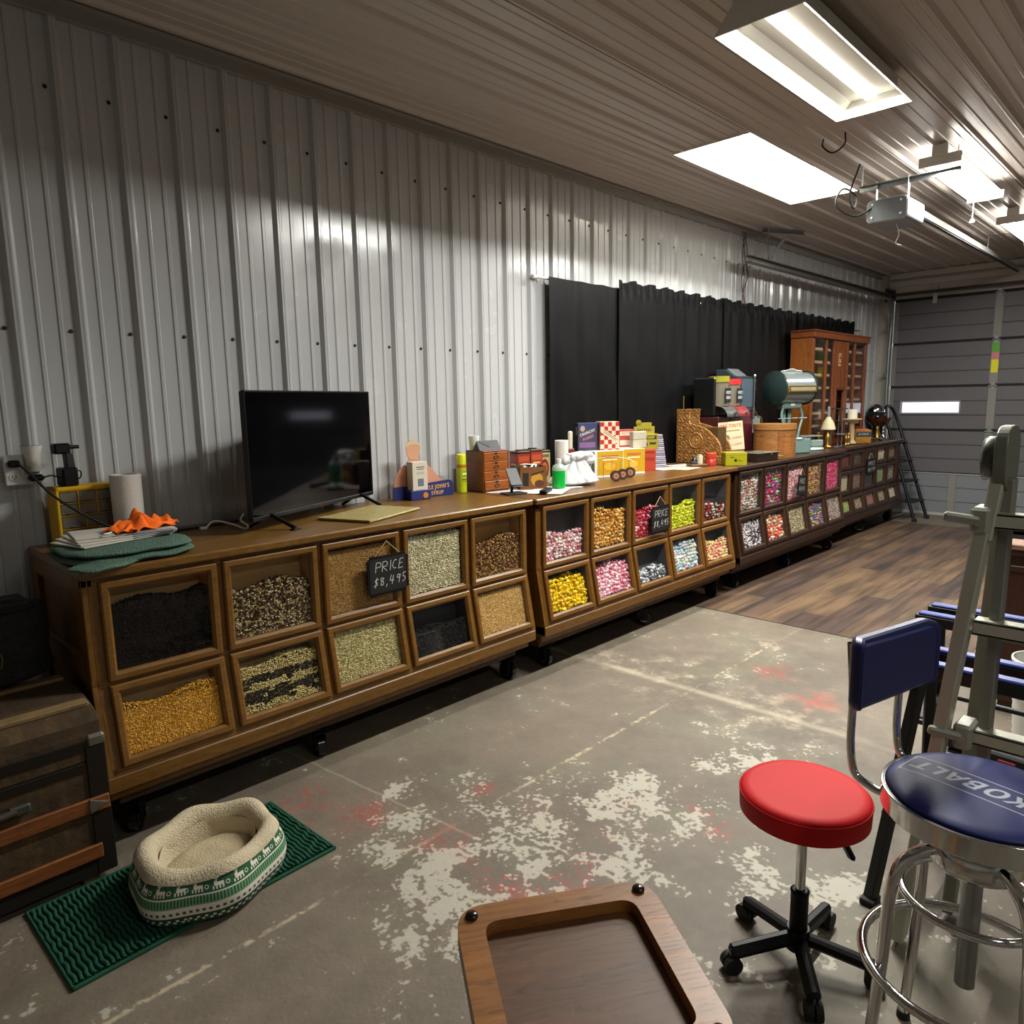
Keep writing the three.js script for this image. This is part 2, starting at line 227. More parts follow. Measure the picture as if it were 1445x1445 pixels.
// ---------- garage door wall ----------
{
  const X = ROOM.x1, w = structure('wall_front', 'white framed wall round the garage door'), wm = M(0xb9b3aa, 0.6), top = 2.79, doorZ0 = 0.2, doorZ1 = 5.4;
  part('jamb_board', box(X, X + 0.12, 0, ROOM.h, -0.03, doorZ0), wm, w); part('jamb_board', box(X, X + 0.12, 0, ROOM.h, doorZ1, ROOM.z1 + 0.1), wm, w);
  part('header_board', box(X, X + 0.12, top, ROOM.h, doorZ0, doorZ1), wm, w);
  part('header_beam', box(X - 0.05, X, 2.965, 3.04, 0.13, doorZ1), wm, w); part('header_beam', box(X - 0.04, X, 3.07, 3.14, 0.13, doorZ1), wm, w);
  part('header_post', box(X - 0.045, X, 2.72, 2.965, 0.66, 0.71), wm, w);
  const d = structure('door_1', 'grey sectional overhead door with narrow windows'), H = 0.5584, xin = X - 0.035;
  const wins = [[0.37, 1.04], [1.98, 2.65], [3.6, 4.27]], wy = [1.335, 1.468];
  for (let i = 0; i < 5; i++) {
    const y0 = i * H + 0.002, y1 = (i + 1) * H - (i ? 0.014 : 0.006), prof = [];
    for (let k = 0; k < 3; k++) { const a = y0 + ((y1 - y0) * k) / 3, b = y0 + ((y1 - y0) * (k + 1)) / 3; prof.push([a + (k ? 0.007 : 0.01), 0], [b - (k < 2 ? 0.007 : 0.012), 0]); if (k < 2) prof.push([b - 0.002, 0.012], [b + 0.002, 0.012]); }
    prof.unshift([y0, 0.012]); prof.push([y1, 0.014]);
    const slab = (z0, z1, lo, hi) => { const pp = prof.filter(([y]) => y > lo + 1e-4 && y < hi - 1e-4); const s = [[lo, 0.0], ...pp, [hi, 0.0]].map(([y, o]) => [o, y]); s[0][0] = lo === y0 ? 0.012 : 0; s[s.length - 1][0] = hi === y1 ? 0.014 : 0; s.push([0.045, hi], [0.045, lo]); return ext(s, z1 - z0).translate(xin, 0, z0); };
    const g = [];
    if (i === 2) { let z = doorZ0 + 0.02; for (const [a, b] of wins) { g.push(slab(z, a, y0, y1), slab(a, b, y0, wy[0]), slab(a, b, wy[1], y1)); z = b; } g.push(slab(z, doorZ1, y0, y1)); } else g.push(slab(doorZ0 + 0.02, doorZ1, y0, y1));
    part('section', g, i === 0 ? mat.doorPale : mat.doorGrey, d);
    if (i === 0) part('section_gap', box(xin + 0.016, xin + 0.03, y1 - 0.01, y1 + 0.02, doorZ0 + 0.02, doorZ1, 0.001), M(0x1c1b1c, 0.8), d);
    if (i === 0) part('section_lip', box(xin - 0.012, xin + 0.01, y1 - 0.008, y1 + 0.002, doorZ0 + 0.02, doorZ1, 0.001), M(0xb2b2ae, 0.5), d);
    else part('section_gap', box(xin + 0.006, xin + 0.03, y1 - 0.016, y1 + 0.03, doorZ0 + 0.02, doorZ1, 0.001), M(0x1c1b1c, 0.8), d);
    const st = i === 0 ? [1.03, 2.2, 3.4] : [1.39, 2.9, 4.4];
    for (const z of st) part('stile', box(xin - 0.014, xin, y0 + 0.01, y1 - 0.012, z - 0.045, z + 0.045), M(0x85837d, 0.5), d);
    part('end_stile', box(xin - 0.016, xin, y0 + 0.01, y1 - 0.012, doorZ0 + 0.02, doorZ0 + 0.075), M(0x7a7874, 0.5), d);
    part('hinge', [cyl(0.011, 0.011, 0.09, xin - 0.02, y1, 1.39, 10, 'z'), box(xin - 0.02, xin - 0.012, y1 - 0.05, y1 + 0.05, 1.365, 1.415)], mat.galv, d);
  }
  for (const [a, b] of wins) {
    const f = sub('window', d);
    part('window_frame', [box(xin - 0.008, xin + 0.006, wy[0] - 0.018, wy[0], a - 0.018, b + 0.018), box(xin - 0.008, xin + 0.006, wy[1], wy[1] + 0.018, a - 0.018, b + 0.018), box(xin - 0.008, xin + 0.006, wy[0], wy[1], a - 0.018, a), box(xin - 0.008, xin + 0.006, wy[0], wy[1], b, b + 0.018)], M(0xa19aa0, 0.5), f);
    part('pane', box(xin + 0.012, xin + 0.0125, wy[0], wy[1], a, b, 0.0001), mat.glass, f);
  }
  part('bottom_seal', box(xin - 0.02, xin + 0.03, 0, 0.035, doorZ0 + 0.02, doorZ1), M(0xaaa8a2, 0.6), d);
  for (const [y0, y1, c] of [[2.07, 2.19, 0x5fae2c], [1.985, 2.065, 0xd07a86], [1.82, 1.98, 0xe6dc1c]]) part('sticker', box(xin - 0.0155, xin - 0.0142, y0, y1, 1.355, 1.43, 0.0002), M(c, 0.6), d);
  const t = structure('trim_2', 'galvanised door track with spring shaft'), R = 0.32, pts = [];
  for (let y = 0.02; y < 2.4; y += 0.3) pts.push([X - 0.09, y, 0.19]);
  for (let a = 0; a <= 90; a += 15) pts.push([X - 0.09 - R * (1 - Math.cos((a * PI) / 180)), 2.48 + R * Math.sin((a * PI) / 180), 0.2 + 0.0004 * a]);
  part('vertical_track', [tube(pts, 0.022, 60, 6)], mat.galv, t);
  part('track_bracket', [0.6, 1.2, 1.8, 2.4].map((y) => box(X - 0.11, X - 0.002, y, y + 0.05, 0.14, 0.19)), mat.galv, t);
  part('horizontal_track', [box(6.35, X - 0.4, 2.775, 2.79, 0.22, 0.29), box(6.35, X - 0.4, 2.79, 2.84, 0.215, 0.223), box(6.35, X - 0.4, 2.835, 2.845, 0.22, 0.265)], M(0x77756f, 0.45, { metalness: 0.5 }), t);
  part('spring_shaft', cyl(0.02, 0.02, doorZ1 - 0.1, X - 0.11, 2.86, (0.12 + doorZ1) / 2, 14, 'z'), M(0x3c342f, 0.5), t);
  part('shaft_plate', [box(X - 0.16, X - 0.05, 2.78, 2.95, 0.12, 0.16), cyl(0.07, 0.07, 0.05, X - 0.11, 2.86, 0.2, 20, 'z')], M(0x2f2c2b, 0.5), t);
  const hang = structure('trim_3', 'slotted angle hanger of the door track');
  const slot = (a, b) => beam(a, b, 0.035, 0.004), hm = M(0x6f706f, 0.45, { metalness: 0.6 });
  part('slotted_angle', [slot([6.72, 2.84, 0.25], [6.72, 3.12, 0.25])], hm, hang); part('slotted_angle', [slot([6.74, 2.85, 0.255], [7.0, 3.11, 0.32])], hm, hang); part('slotted_angle', [beam([6.7, 3.12, 0.2], [7.12, 3.12, 0.42], 0.035, 0.004), beam([6.7, 3.105, 0.2], [7.12, 3.105, 0.42], 0.004, 0.035)], hm, hang);
}

// ---------- ceiling fixtures ----------
const glow = (k) => new THREE.MeshStandardMaterial({ color: 0xffffff, emissive: 0xfffaf2, emissiveIntensity: k, roughness: 0.6 });
{
  HOODS.forEach((hb, i) => {
    const t = thing('light_box', ['large rectangular light box let into ceiling beside the door opener', 'large rectangular light box let into ceiling above the television counter'][i], 'ceiling light', [hb.x, HOOD.lip, HOOD.z], 0, 'ceiling light boxes'), w = hb.w / 2, d = HOOD.d / 2, h = HOOD.lamp - HOOD.lip, lw = hb.w / 2 - 0.04, ld = HOOD.lampD / 2, wm = M(0xd6d2ca, 0.7);
    const skin = (a, b, c, e) => { const g = new THREE.BufferGeometry(), o = [0, 0.012, 0], q = (v) => [v[0], v[1] + 0.012, v[2]], P4 = [a, b, c, e], T4 = P4.map(q), pos = []; const quad = (m, n, r, s2) => pos.push(...m, ...n, ...r, ...m, ...r, ...s2); quad(...P4); quad(T4[3], T4[2], T4[1], T4[0]); for (let k = 0; k < 4; k++) { const n = (k + 1) % 4; quad(P4[n], P4[k], T4[k], T4[n]); } g.setAttribute('position', new THREE.Float32BufferAttribute(pos, 3)); g.computeVertexNormals(); return g; };
    for (const s of [-1, 1]) { part('reflector_side', skin([-w, 0, s * d], [w, 0, s * d], [lw, h, s * ld], [-lw, h, s * ld]), wm, t); part('reflector_end', skin([s * w, 0, -d], [s * w, 0, d], [s * lw, h, ld], [s * lw, h, -ld]), wm, t); }
    part('light_panel', box(-lw, lw, h, h + 0.01, -ld, ld, 0.001), glow(2.6), t); part('housing', box(-w - 0.01, w + 0.01, h + 0.02, h + 0.04, -d - 0.01, d + 0.01), mat.trim, t);
    for (const s of [-1, 1]) { part('rim', box(-w, w, 0.02, h + 0.02, s * d - 0.006, s * d + 0.006, 0.001), mat.trim, t); part('rim', box(s * w - 0.006, s * w + 0.006, 0.02, h + 0.02, -d, d, 0.001), mat.trim, t); }
  });
  const label = ['open four-tube strip light above the door opener rail', 'open four-tube strip light closest to the garage door', 'fluorescent trough light above the oak counter joint', 'fluorescent trough light over the work stools'];
  STRIPS.forEach((s, i) => {
    const o = thing(s.open ? 'strip_light' : 'trough_light', label[i], 'ceiling light', [s.x, 2.99, s.z], 0, s.open ? 'open strip lights' : 'fluorescent trough lights'), wm = M(0xd8d5cc, 0.6);
    part('housing', box(-0.64, 0.64, 0.075, 0.14, s.open ? -0.045 : -0.11, s.open ? 0.045 : 0.11), wm, o);
    if (s.open) { for (const q of [-1, 1]) { part('socket', box(q * 0.62 - 0.012, q * 0.62 + 0.012, 0.02, 0.08, -0.12, 0.12), wm, o); for (const z of [0.035, 0.095]) part('fluorescent_tube', cyl(0.018, 0.018, 1.21, 0, 0.052, q * z, 14, 'x'), glow(16), o); } return; }
    for (const q of [-1, 1]) { part('reflector', ext([[q * 0.1, 0.08], [q * 0.18, 0.0], [q * 0.183, 0.0], [q * 0.108, 0.088]], 1.28).rotateY(PI / 2).translate(-0.64, 0, 0), wm, o); part('end_plate', ext([[-0.183, 0], [0.183, 0], [0.11, 0.085], [-0.11, 0.085]], 0.006).rotateY(PI / 2).translate(q * 0.64 - 0.003, 0, 0), wm, o); }
    for (const z of [-0.016, 0.016]) part('fluorescent_tube', cyl(0.012, 0.012, 1.2, 0, 0.06, z, 14, 'x'), glow(3.2), o);
  });
}
{ // opener on its rail
  const o = thing('door_opener', 'grey garage door opener hanging from slotted angles with long rail', 'opener', [5.53, 2.8, 1.7], -0.02), g = M(0x8b8d90, 0.35, { metalness: 0.35 });
  part('motor_case', ext(rrect(0.26, 0.15, 0.04), 0.34, 0.008).rotateY(PI / 2).translate(-0.14, 0, 0), g, o);
  part('end_plate', ext(rrect(0.245, 0.135, 0.035), 0.006).rotateY(PI / 2).translate(-0.147, 0, 0), M(0x55585a, 0.4, { metalness: 0.5 }), o);
  for (const [y, z] of [[0.045, 0.09], [0.045, -0.09], [-0.04, 0.09], [-0.04, -0.09]]) part('bolt', cyl(0.007, 0.007, 0.006, -0.152, y, z, 8, 'x'), mat.white, o);
  part('light_lens', box(0.1, 0.205, -0.065, 0.06, -0.115, 0.115, 0.02), M(0xb5b9bd, 0.25), o);
  part('rail', [beam([0.1, 0.09, 0], [5.02, 0.22, -0.25], 0.05, 0.035)], M(0xb0b0ac, 0.3, { metalness: 0.7 }), o);
  part('belt', [beam([0.1, 0.062, 0], [5.02, 0.19, -0.25], 0.012, 0.02)], mat.black, o);
  part('hanger_strap', [beam([-0.05, 0.07, 0.1], [-0.05, 0.21, 0.1], 0.03, 0.004)], mat.galv, o); part('hanger_strap', [beam([-0.05, 0.07, -0.1], [-0.05, 0.21, -0.1], 0.03, 0.004)], mat.galv, o);
  part('hanger_angle', [beam([-0.05, 0.2, -0.22], [-0.05, 0.2, 0.4], 0.035, 0.004), beam([-0.035, 0.183, -0.22], [-0.035, 0.183, 0.4], 0.004, 0.036)], mat.galv, o); for (const z of [-0.2, 0.38]) part('hanger_strap', beam([-0.05, 0.2, z], [-0.05, 0.335, z], 0.025, 0.004), mat.galv, o);
  part('rail_hanger', [beam([3.2, 0.17, -0.16], [3.2, 0.33, -0.16], 0.03, 0.004), beam([3.2, 0.32, -0.16], [3.2, 0.32, 0.3], 0.03, 0.004)], mat.galv, o);
  part('antenna_wire', tube([[0.0, -0.07, 0.02], [0.03, -0.14, 0.03], [0.01, -0.2, 0.02], [0.05, -0.21, 0.04]], 0.002, 20, 5), mat.white, o);
  part('power_cord', tube([[-0.12, 0.05, -0.06], [-0.2, -0.02, -0.18], [-0.28, 0.06, -0.28], [-0.22, 0.17, -0.26], [-0.14, 0.12, -0.2], [-0.2, 0.03, -0.19], [-0.26, 0.1, -0.2], [-0.24, 0.3, -0.15]], 0.006, 60, 6), mat.rubber, o);
  part('pull_cord', tube([[0.9, 0.33, 0.25], [0.9, 0.2, 0.25], [0.9, 0.06, 0.25]], 0.002, 8, 5), mat.white, o); part('pull_knob', lathe([[0, 0], [0.02, 0.004], [0.018, 0.02], [0.006, 0.035], [0, 0.04]], 12).translate(0.9, 0.02, 0.25), mat.white, o);
  const wl = thing('ceiling_wire', 'loose dark wire loop hanging beside the hooded light', 'wire', [4.7, 3.13, 1.6]); part('wire_loop', tube([[0.03, 0, -0.08], [0.0, -0.05, -0.07], [0.03, -0.09, -0.02], [0.05, -0.05, 0.04], [0.0, 0, 0.06]], 0.005, 40, 6), mat.rubber, wl);
}

// ---------- seed counters ----------
const ico = new THREE.IcosahedronGeometry(1, 1), bean = ico.clone().scale(0.62, 0.5, 1), round = ico.clone();
const flake = new THREE.IcosahedronGeometry(1, 0).scale(0.8, 0.45, 1.15);
const candyG = mergeGeometries([clean(new THREE.SphereGeometry(0.78, 10, 7)), clean(new THREE.ConeGeometry(0.4, 0.5, 6, 1).rotateZ(PI / 2).translate(0.92, 0, 0)), clean(new THREE.ConeGeometry(0.4, 0.5, 6, 1).rotateZ(-PI / 2).translate(-0.92, 0, 0))]);
const stickG = clean(new THREE.CapsuleGeometry(0.36, 1.5, 2, 7));
const seedMat = MP(0xffffff, 0.7, { specularIntensity: 0.3 }), candyMat = M(0xffffff, 0.25), FORM = { bean, round, flake, candy: candyG, stick: stickG };
const DUMMY = new THREE.Object3D();
// contents: [form, size in m, fill 0..1, palette, name, label]
function fillBin(host, w, h, depth, spec) {                    // host: the bin group, already placed in the scene
  const [form, size, fill, pal, name, label] = spec, cat = form === 'candy' || form === 'stick' ? 'candy' : 'seeds';
  const g = thing(name, label, cat); g.userData.kind = 'stuff';
  host.updateWorldMatrix(true, false); host.matrixWorld.decompose(g.position, g.quaternion, g.scale);
  const cols = pal.map((c) => new THREE.Color(c)), H = h * fill, slope = fill > 0.9 ? 0 : rr(-0.05, 0.05) * h, pt = (x) => H + slope * (x / w) * 2 + (fill > 0.9 ? 0 : 0.012 * Math.sin(x * 22 + w * 40 + H * 60));
  const zf = -0.006 - size * 0.45, core = pal.reduce((a, c) => a.add(new THREE.Color(c)), new THREE.Color(0, 0, 0)).multiplyScalar(1 / pal.length);
  const cm = part('packed_core', box(-w / 2 + 0.002, w / 2 - 0.002, 0.002, Math.max(0.02, H - Math.abs(slope) - size * 0.6 - (fill > 0.9 ? 0 : 0.012)), -depth, zf - size * 0.3, 0.001), M(core, 0.8), g); cm.userData.kind = 'stuff';
  const list = [], step = size * (form === 'candy' ? 0.95 : form === 'stick' ? 0.8 : 0.82);
  const band = spec[6];
  for (let y = size * 0.4; y < h; y += step) for (let x = -w / 2 + size * 0.5; x < w / 2 - size * 0.4; x += step) { if (y < pt(x)) list.push([x + rr(-0.3, 0.3) * step, y + rr(-0.3, 0.3) * step, zf + rr(-0.5, 0.12) * size * 0.5]); }
  for (let z = zf - step; z > -Math.min(depth, 0.14); z -= step) for (let x = -w / 2 + size * 0.5; x < w / 2 - size * 0.4; x += step) list.push([x + rr(-0.3, 0.3) * step, Math.min(h - size * 0.5, pt(x) - size * 0.2 + rr(-0.4, 0.4) * size), z + rr(-0.3, 0.3) * step]);
  const im = shade(new THREE.InstancedMesh(FORM[form], form === 'candy' || form === 'stick' ? candyMat : seedMat, list.length)); im.name = 'pieces'; im.userData.kind = 'stuff';
  list.forEach((p, i) => {
    DUMMY.position.set(...p); DUMMY.rotation.set(rr(0, 6.3), rr(0, 6.3), rr(0, 6.3)); DUMMY.scale.setScalar(size * 0.56 * rr(0.85, 1.15)); DUMMY.updateMatrix(); im.setMatrixAt(i, DUMMY.matrix);
    let c = cols[Math.floor(rnd() * cols.length)];
    if (band) { const k = vn(p[0] * 26 + 9, p[1] * 70), y = p[1] / h; c = cols[(y > 0.62 || (y > 0.36 && y < 0.5 && k > 0.25) || y < 0.1 || k > 0.72) ? Math.floor(rnd() * 2) : 2 + Math.floor(rnd() * (cols.length - 2))]; }
    im.setColorAt(i, DUMMY_C.copy(c).multiplyScalar(rr(0.82, 1.15)));
  });
  g.add(im);
}
const DUMMY_C = new THREE.Color();
function mitred(w, h, m, t) {                                  // picture frame: four mitred members with a sloping face, foot at y = 0
  const X = w / 2, out = [], ring = [[0, 0, 0], [0, 0, t - 0.005], [0.006, 0, t], [m - 0.01, 0, t], [m, 0, t - 0.012], [m, 0, 0]];
  const at = (k, i) => { const e = ring[i][0], z = ring[i][2]; return [[-X + e, e, z], [X - e, e, z], [X - e, h - e, z], [-X + e, h - e, z]][k]; };
  const pos = [];
  for (let k = 0; k < 4; k++) for (let i = 0; i < ring.length; i++) { const j = (i + 1) % ring.length, n = (k + 1) % 4, a = at(k, i), b = at(n, i), c = at(n, j), d = at(k, j); pos.push(...a, ...b, ...c, ...a, ...c, ...d); }
  const g = new THREE.BufferGeometry(); g.setAttribute('position', new THREE.Float32BufferAttribute(pos, 3)); g.computeVertexNormals(); return g;
}
const casterWheel = join([cyl(0.052, 0.052, 0.03, 0, 0.052, 0, 22, 'x'), cyl(0.02, 0.02, 0.036, 0, 0.052, 0, 14, 'x')]), casterHub = join(cyl(0.03, 0.03, 0.032, 0, 0.052, 0, 18, 'x'));
const casterFork = join([box(-0.026, -0.019, 0.035, 0.125, -0.03, 0.03), box(0.019, 0.026, 0.035, 0.125, -0.03, 0.03), box(-0.026, 0.026, 0.117, 0.125, -0.04, 0.045), cyl(0.022, 0.022, 0.014, 0, 0.124, 0, 14), box(-0.045, 0.045, 0.134, 0.14, -0.045, 0.045), cyl(0.005, 0.005, 0.06, 0, 0.052, 0, 8, 'x')]);
const BREAK = 0.618;
function counter(o) {
  const { X0, X1, zB, zF, h, wd, top, liner, rows, cols, first, pitch, lower, grp } = o, L = X1 - X0, d = zF - 0.03 - zB, brk = o.brk ?? BREAK, by = o.by ?? 0.297, out = 0.06, th = Math.atan2(out, brk - by), sl = Math.hypot(out, brk - by);
  const t = thing('seed_counter', o.label, 'counter', [X0, 0, zB]);
  part('countertop', box(-(o.topL ?? 0.005), L + (o.topR ?? 0.005), h - 0.033, h, 0, d + 0.03, 0.006), top, t);
  const prof = [[0, 0.22], [d - 0.02, 0.22], [d, by - 0.05], [d + out, by - 0.05], [d + out, by], [d, brk], [d, h - 0.033], [0, h - 0.033]];
  for (const x of [0.02, L - 0.03]) part('end_panel', ext(prof.map(([z, y]) => [-z, y]), 0.014, 0.001).rotateY(PI / 2).translate(x, 0, 0), wd, t, true);
  // framed end: stiles and rails over the panel
  for (const x of [0.0, L - 0.016]) {
    const q = (y0, y1, z0, z1, n, turn) => part(n, box(x, x + 0.02, y0, y1, z0, z1, 0.003), wd, t, turn);
    q(0.22, h - 0.033, 0, 0.07, 'end_stile', true); q(brk, h - 0.033, d - 0.085, d, 'end_stile', true); q(h - 0.1, h - 0.033, 0.07, d - 0.085, 'end_rail'); q(brk + 0.0, brk + 0.095, 0.07, d - 0.085, 'end_rail'); q(0.24, 0.32, 0.07, d - 0.085, 'end_rail');
    part('foot_stile', ext([[-(d - 0.085), by - 0.05], [-(d - 0.085), brk], [-d, brk], [-(d + out), by], [-(d + out), by - 0.05]], 0.02, 0.002).rotateY(PI / 2).translate(x, 0, 0), wd, t, true);
  }
  part('back_panel', box(0.02, L - 0.02, 0.22, h - 0.033, 0, 0.014), wd, t); part('bottom_panel', box(0.02, L - 0.02, 0.23, 0.25, 0.014, d), mat.under, t);
  const edges = Array.from({ length: cols + 1 }, (_, i) => first - X0 + i * pitch);
  // upper face frame
  part('top_rail', box(0.0, L, h - 0.062, h - 0.033, d - 0.022, d), wd, t); part('mid_rail', box(0.02, L - 0.02, brk - 0.012, brk + 0.02, d - 0.022, d + 0.002), wd, t);
  edges.forEach((e, i) => { const a = i ? e - 0.018 : 0.001, b = i < cols ? e + 0.018 : L - 0.001; part('stile', box(a, b, brk, h - 0.06, d - 0.022, d - 0.001), wd, t, true); });
  if (rows === 3) part('mid_rail', box(0.02, L - 0.02, 0.766, 0.79, d - 0.022, d), wd, t);
  const addBin = (i, x, y, hh, z, tilt, depth, spec) => {
    const g = sub('bin', t, [x, y, z], [-tilt, 0, 0]), w = pitch - 0.024, m = o.member ?? 0.033;
    part('bin_frame', mitred(w, hh, m, 0.022).translate(0, 0, -0.004), wd, g);
    part('glass_pane', box(-w / 2 + m - 0.004, w / 2 - m + 0.004, m - 0.004, hh - m + 0.004, 0.003, 0.0045, 0.0002), mat.glass, g);
    const iw = w / 2 - m + 0.002, ih = hh - m + 0.002, y0 = m - 0.002, zb = -depth;
    part('bin_liner', [box(-iw - 0.005, iw + 0.005, y0, ih, zb - 0.004, zb, 0.0005), box(-iw - 0.005, -iw, y0, ih, zb, -0.003, 0.0005), box(iw, iw + 0.005, y0, ih, zb, -0.003, 0.0005), box(-iw, iw, y0 - 0.004, y0, zb, -0.003, 0.0005)], liner[i % liner.length], g);
    if (spec) { const inner = sub('bin_space', g, [0, y0, 0]); fillBin(inner, iw * 2, ih - y0, depth - 0.01, spec); g.remove(inner); }
  };
  const cx = (i) => (edges[i] + edges[i + 1]) / 2;
  if (rows === 3) { for (let i = 0; i < cols; i++) { addBin(i, cx(i), 0.783, h - 0.042 - 0.783, d, 0, 0.16, o.bins[0][i]); addBin(i, cx(i), brk + 0.012, 0.772 - brk - 0.012, d, 0, 0.16, o.bins[1][i]); } }
  else for (let i = 0; i < cols; i++) addBin(i, cx(i), brk + 0.006, h - 0.048 - brk - 0.006, d, 0, 0.085, o.bins[0][i]);
  // lower, slanting face
  const f = sub('lower_face', t, [0, by, d + out], [-th, 0, 0]);
  part('slant_rail', box(0.02, L - 0.02, 0, 0.03, -0.022, 0), wd, f); part('slant_rail', box(0.02, L - 0.02, sl - 0.016, sl, -0.022, 0), wd, f);
  edges.forEach((e, i) => { const a = i ? e - 0.018 : 0.02, b = i < cols ? e + 0.018 : L - 0.02; part('slant_stile', box(a, b, 0.02, sl - 0.01, -0.022, -0.001), wd, f, true); });
  const cs = Math.cos(th), sn = Math.sin(th), off = 0.026;
  for (let i = 0; i < cols; i++) addBin(i, cx(i), by + off * cs, sl - off - 0.008, d + out - off * sn, th, 0.085, o.bins[rows - 1][i]);
  part('bottom_rail', box(0.0, L, by - 0.058, by, d - 0.02, d + out + 0.004, 0.004), wd, t);
  part('plinth', box(0.015, L - 0.015, 0.195, by - 0.055, d - 0.01, d + out - 0.04), o.plinth ?? wd, t);
  part('dolly_board', box(0.06, L - 0.06, 0.14, 0.2, d - 0.16, d - 0.04), mat.under, t); part('dolly_board', box(0.06, L - 0.06, 0.14, 0.2, 0.03, 0.15), mat.under, t);
  for (const z of [d - 0.075, 0.09]) for (const x of (o.casters ?? [0.14, L / 2, L - 0.1])) {
    const c = sub('caster', t, [x, 0, z], [0, rr(-0.6, 0.6), 0]);
    raw('wheel', casterWheel, mat.blackGloss, c); raw('hub', casterHub, mat.steel, c); raw('fork', casterFork, mat.black, c);
  }
  return t;
}
const tan = M(0xb08a54, 0.7), tanDark = M(0x8a6a40, 0.7), slate = M(0x3c4145, 0.55), brownL = M(0x4a4038, 0.7);
const S = (form, size, fill, pal, name, label, band) => [form, size, fill, pal, name, label, band];
counter({ X0: 0.675, X1: 2.888, topR: 0.032, zB: 0.03, zF: 0.73, h: 1.035, wd: mat.oak, top: mat.oakTop, liner: [tan, tan, tan, slate, tan], rows: 2, cols: 5, first: 0.715, pitch: 0.433, casters: [0.12, 0.9, 2.12],
  label: 'oak seed counter of glass bins beside the travel trunk', bins: [[
    S('flake', 0.007, 0.78, [0x17110e, 0x1f1713, 0x120d0b, 0x261b15, 0x1b1512, 0x17110e, 0x1f1713], 'dark_seed', 'dark brown seed filling the upper bin beside the trunk'),
    S('bean', 0.0105, 0.66, [0x3a2114, 0x4d2b1a, 0xcdbb8d, 0x8e8a5a, 0xe0d3b0, 0x5f2b1b, 0xb49a66, 0x2c1b12], 'mixed_bean', 'mixed maroon and cream beans in upper oak bin'),
    S('flake', 0.0062, 0.93, [0xb28a4f, 0xc09a5c, 0xa57b42, 0xcaa76c], 'tan_grain', 'fine tan grain behind the first price board'),
    S('bean', 0.0115, 0.94, [0xd8d0ae, 0xc9c29c, 0xe6dfc4, 0xb9b48a], 'cream_bean', 'plump cream beans filling an upper oak bin'),
    S('bean', 0.0105, 0.62, [0x5a2f22, 0x7c3a2a, 0xb39454, 0x8f7a3e, 0x44241a, 0xc7aa6a, 0x6c4a2c], 'speckled_bean', 'reddish speckled beans half filling an upper bin')], [
    S('bean', 0.0085, 0.76, [0xe0aa3c, 0xd29a30, 0xeabd5c, 0xc48c28, 0xe6b048], 'corn', 'yellow corn kernels in a slanted lower bin'),
    S('bean', 0.0105, 0.84, [0xd9c98f, 0xcbb878, 0x1c1513, 0x241a17, 0x2c211c], 'layered_bean', 'cream and black beans lying in streaked layers', true),
    S('bean', 0.0095, 0.97, [0xbfb27a, 0xd2c793, 0xa89c62, 0xddd3a6], 'pale_bean', 'pale olive beans filling a slanted lower bin'),
    S('flake', 0.008, 0.55, [0x1a1c1c, 0x222423, 0x141515, 0x2b2a26], 'black_seed', 'fine black seed filling a slanted lower bin'),
    S('flake', 0.0068, 0.95, [0xd9b878, 0xcaa562, 0xe6c98f, 0xb98f50], 'wheat', 'golden wheat grains filling a slanted lower bin')]] });
counter({ X0: 2.952, X1: 5.225, topL: 0.024, topR: 0.06, zB: 0.1, zF: 0.745, h: 1.035, wd: wood(0x84581e, 0.42), top: wood(0x7c5526, 0.33), liner: [slate], rows: 2, cols: 5, first: 2.985, pitch: 0.442, casters: [0.14, 1.2, 2.15],
  label: 'oak counter of wrapped candy bins with slate grey interiors', bins: [[
    S('candy', 0.023, 0.46, [0xf2e6e4, 0xe7b9bd, 0xd98f97, 0xf7f2ef, 0xc98a86], 'peppermint', 'pale pink and white mints in upper candy bin'),
    S('candy', 0.023, 0.78, [0xd69a35, 0xc98a28, 0xe7b85c, 0xb4771f, 0xe8cf96], 'butterscotch', 'amber wrapped candies piled in upper bin'),
    S('candy', 0.023, 0.6, [0xc0283c, 0xa81f30, 0xd9566a, 0xe8b9c0, 0xb01c34], 'cherry_candy', 'red wrapped candies beside a hanging price board'),
    S('candy', 0.023, 0.52, [0xd9df16, 0xc9cf10, 0xeef05a, 0xb8bd0e], 'lemon_candy', 'acid yellow wrapped candies in upper bin'),
    S('candy', 0.022, 0.36, [0xc2181c, 0x8d1518, 0x2b3a20, 0x4a2c1c, 0xe0d6c8], 'holiday_candy', 'scarlet and dark green candies in shallow heap')], [
    S('candy', 0.026, 0.84, [0xf2cf00, 0xe6c000, 0xffe23a, 0xd1a800], 'yellow_taffy', 'bright yellow wrapped candies in slanted bin'),
    S('candy', 0.025, 0.86, [0xf3b6c4, 0xe993a8, 0xfbe9ec, 0xdb7d96], 'pink_taffy', 'pink and white striped candies in slanted bin'),
    S('candy', 0.02, 0.36, [0xb7bcc0, 0x6f777d, 0xe6e8ea, 0x4a5157], 'silver_candy', 'silver grey wrapped candies in a low heap'),
    S('candy', 0.024, 0.86, [0xbcd6de, 0x8fb7c4, 0xf0f2ee, 0xd9c7d8, 0xc9d3a0], 'pastel_candy', 'pale blue and white candies in slanted bin'),
    S('candy', 0.022, 0.6, [0xe9a27e, 0xe0785c, 0xf1dc9a, 0xc8cf8a, 0xf4c0a8], 'peach_candy', 'peach and orange candies in slanted bin')]] });
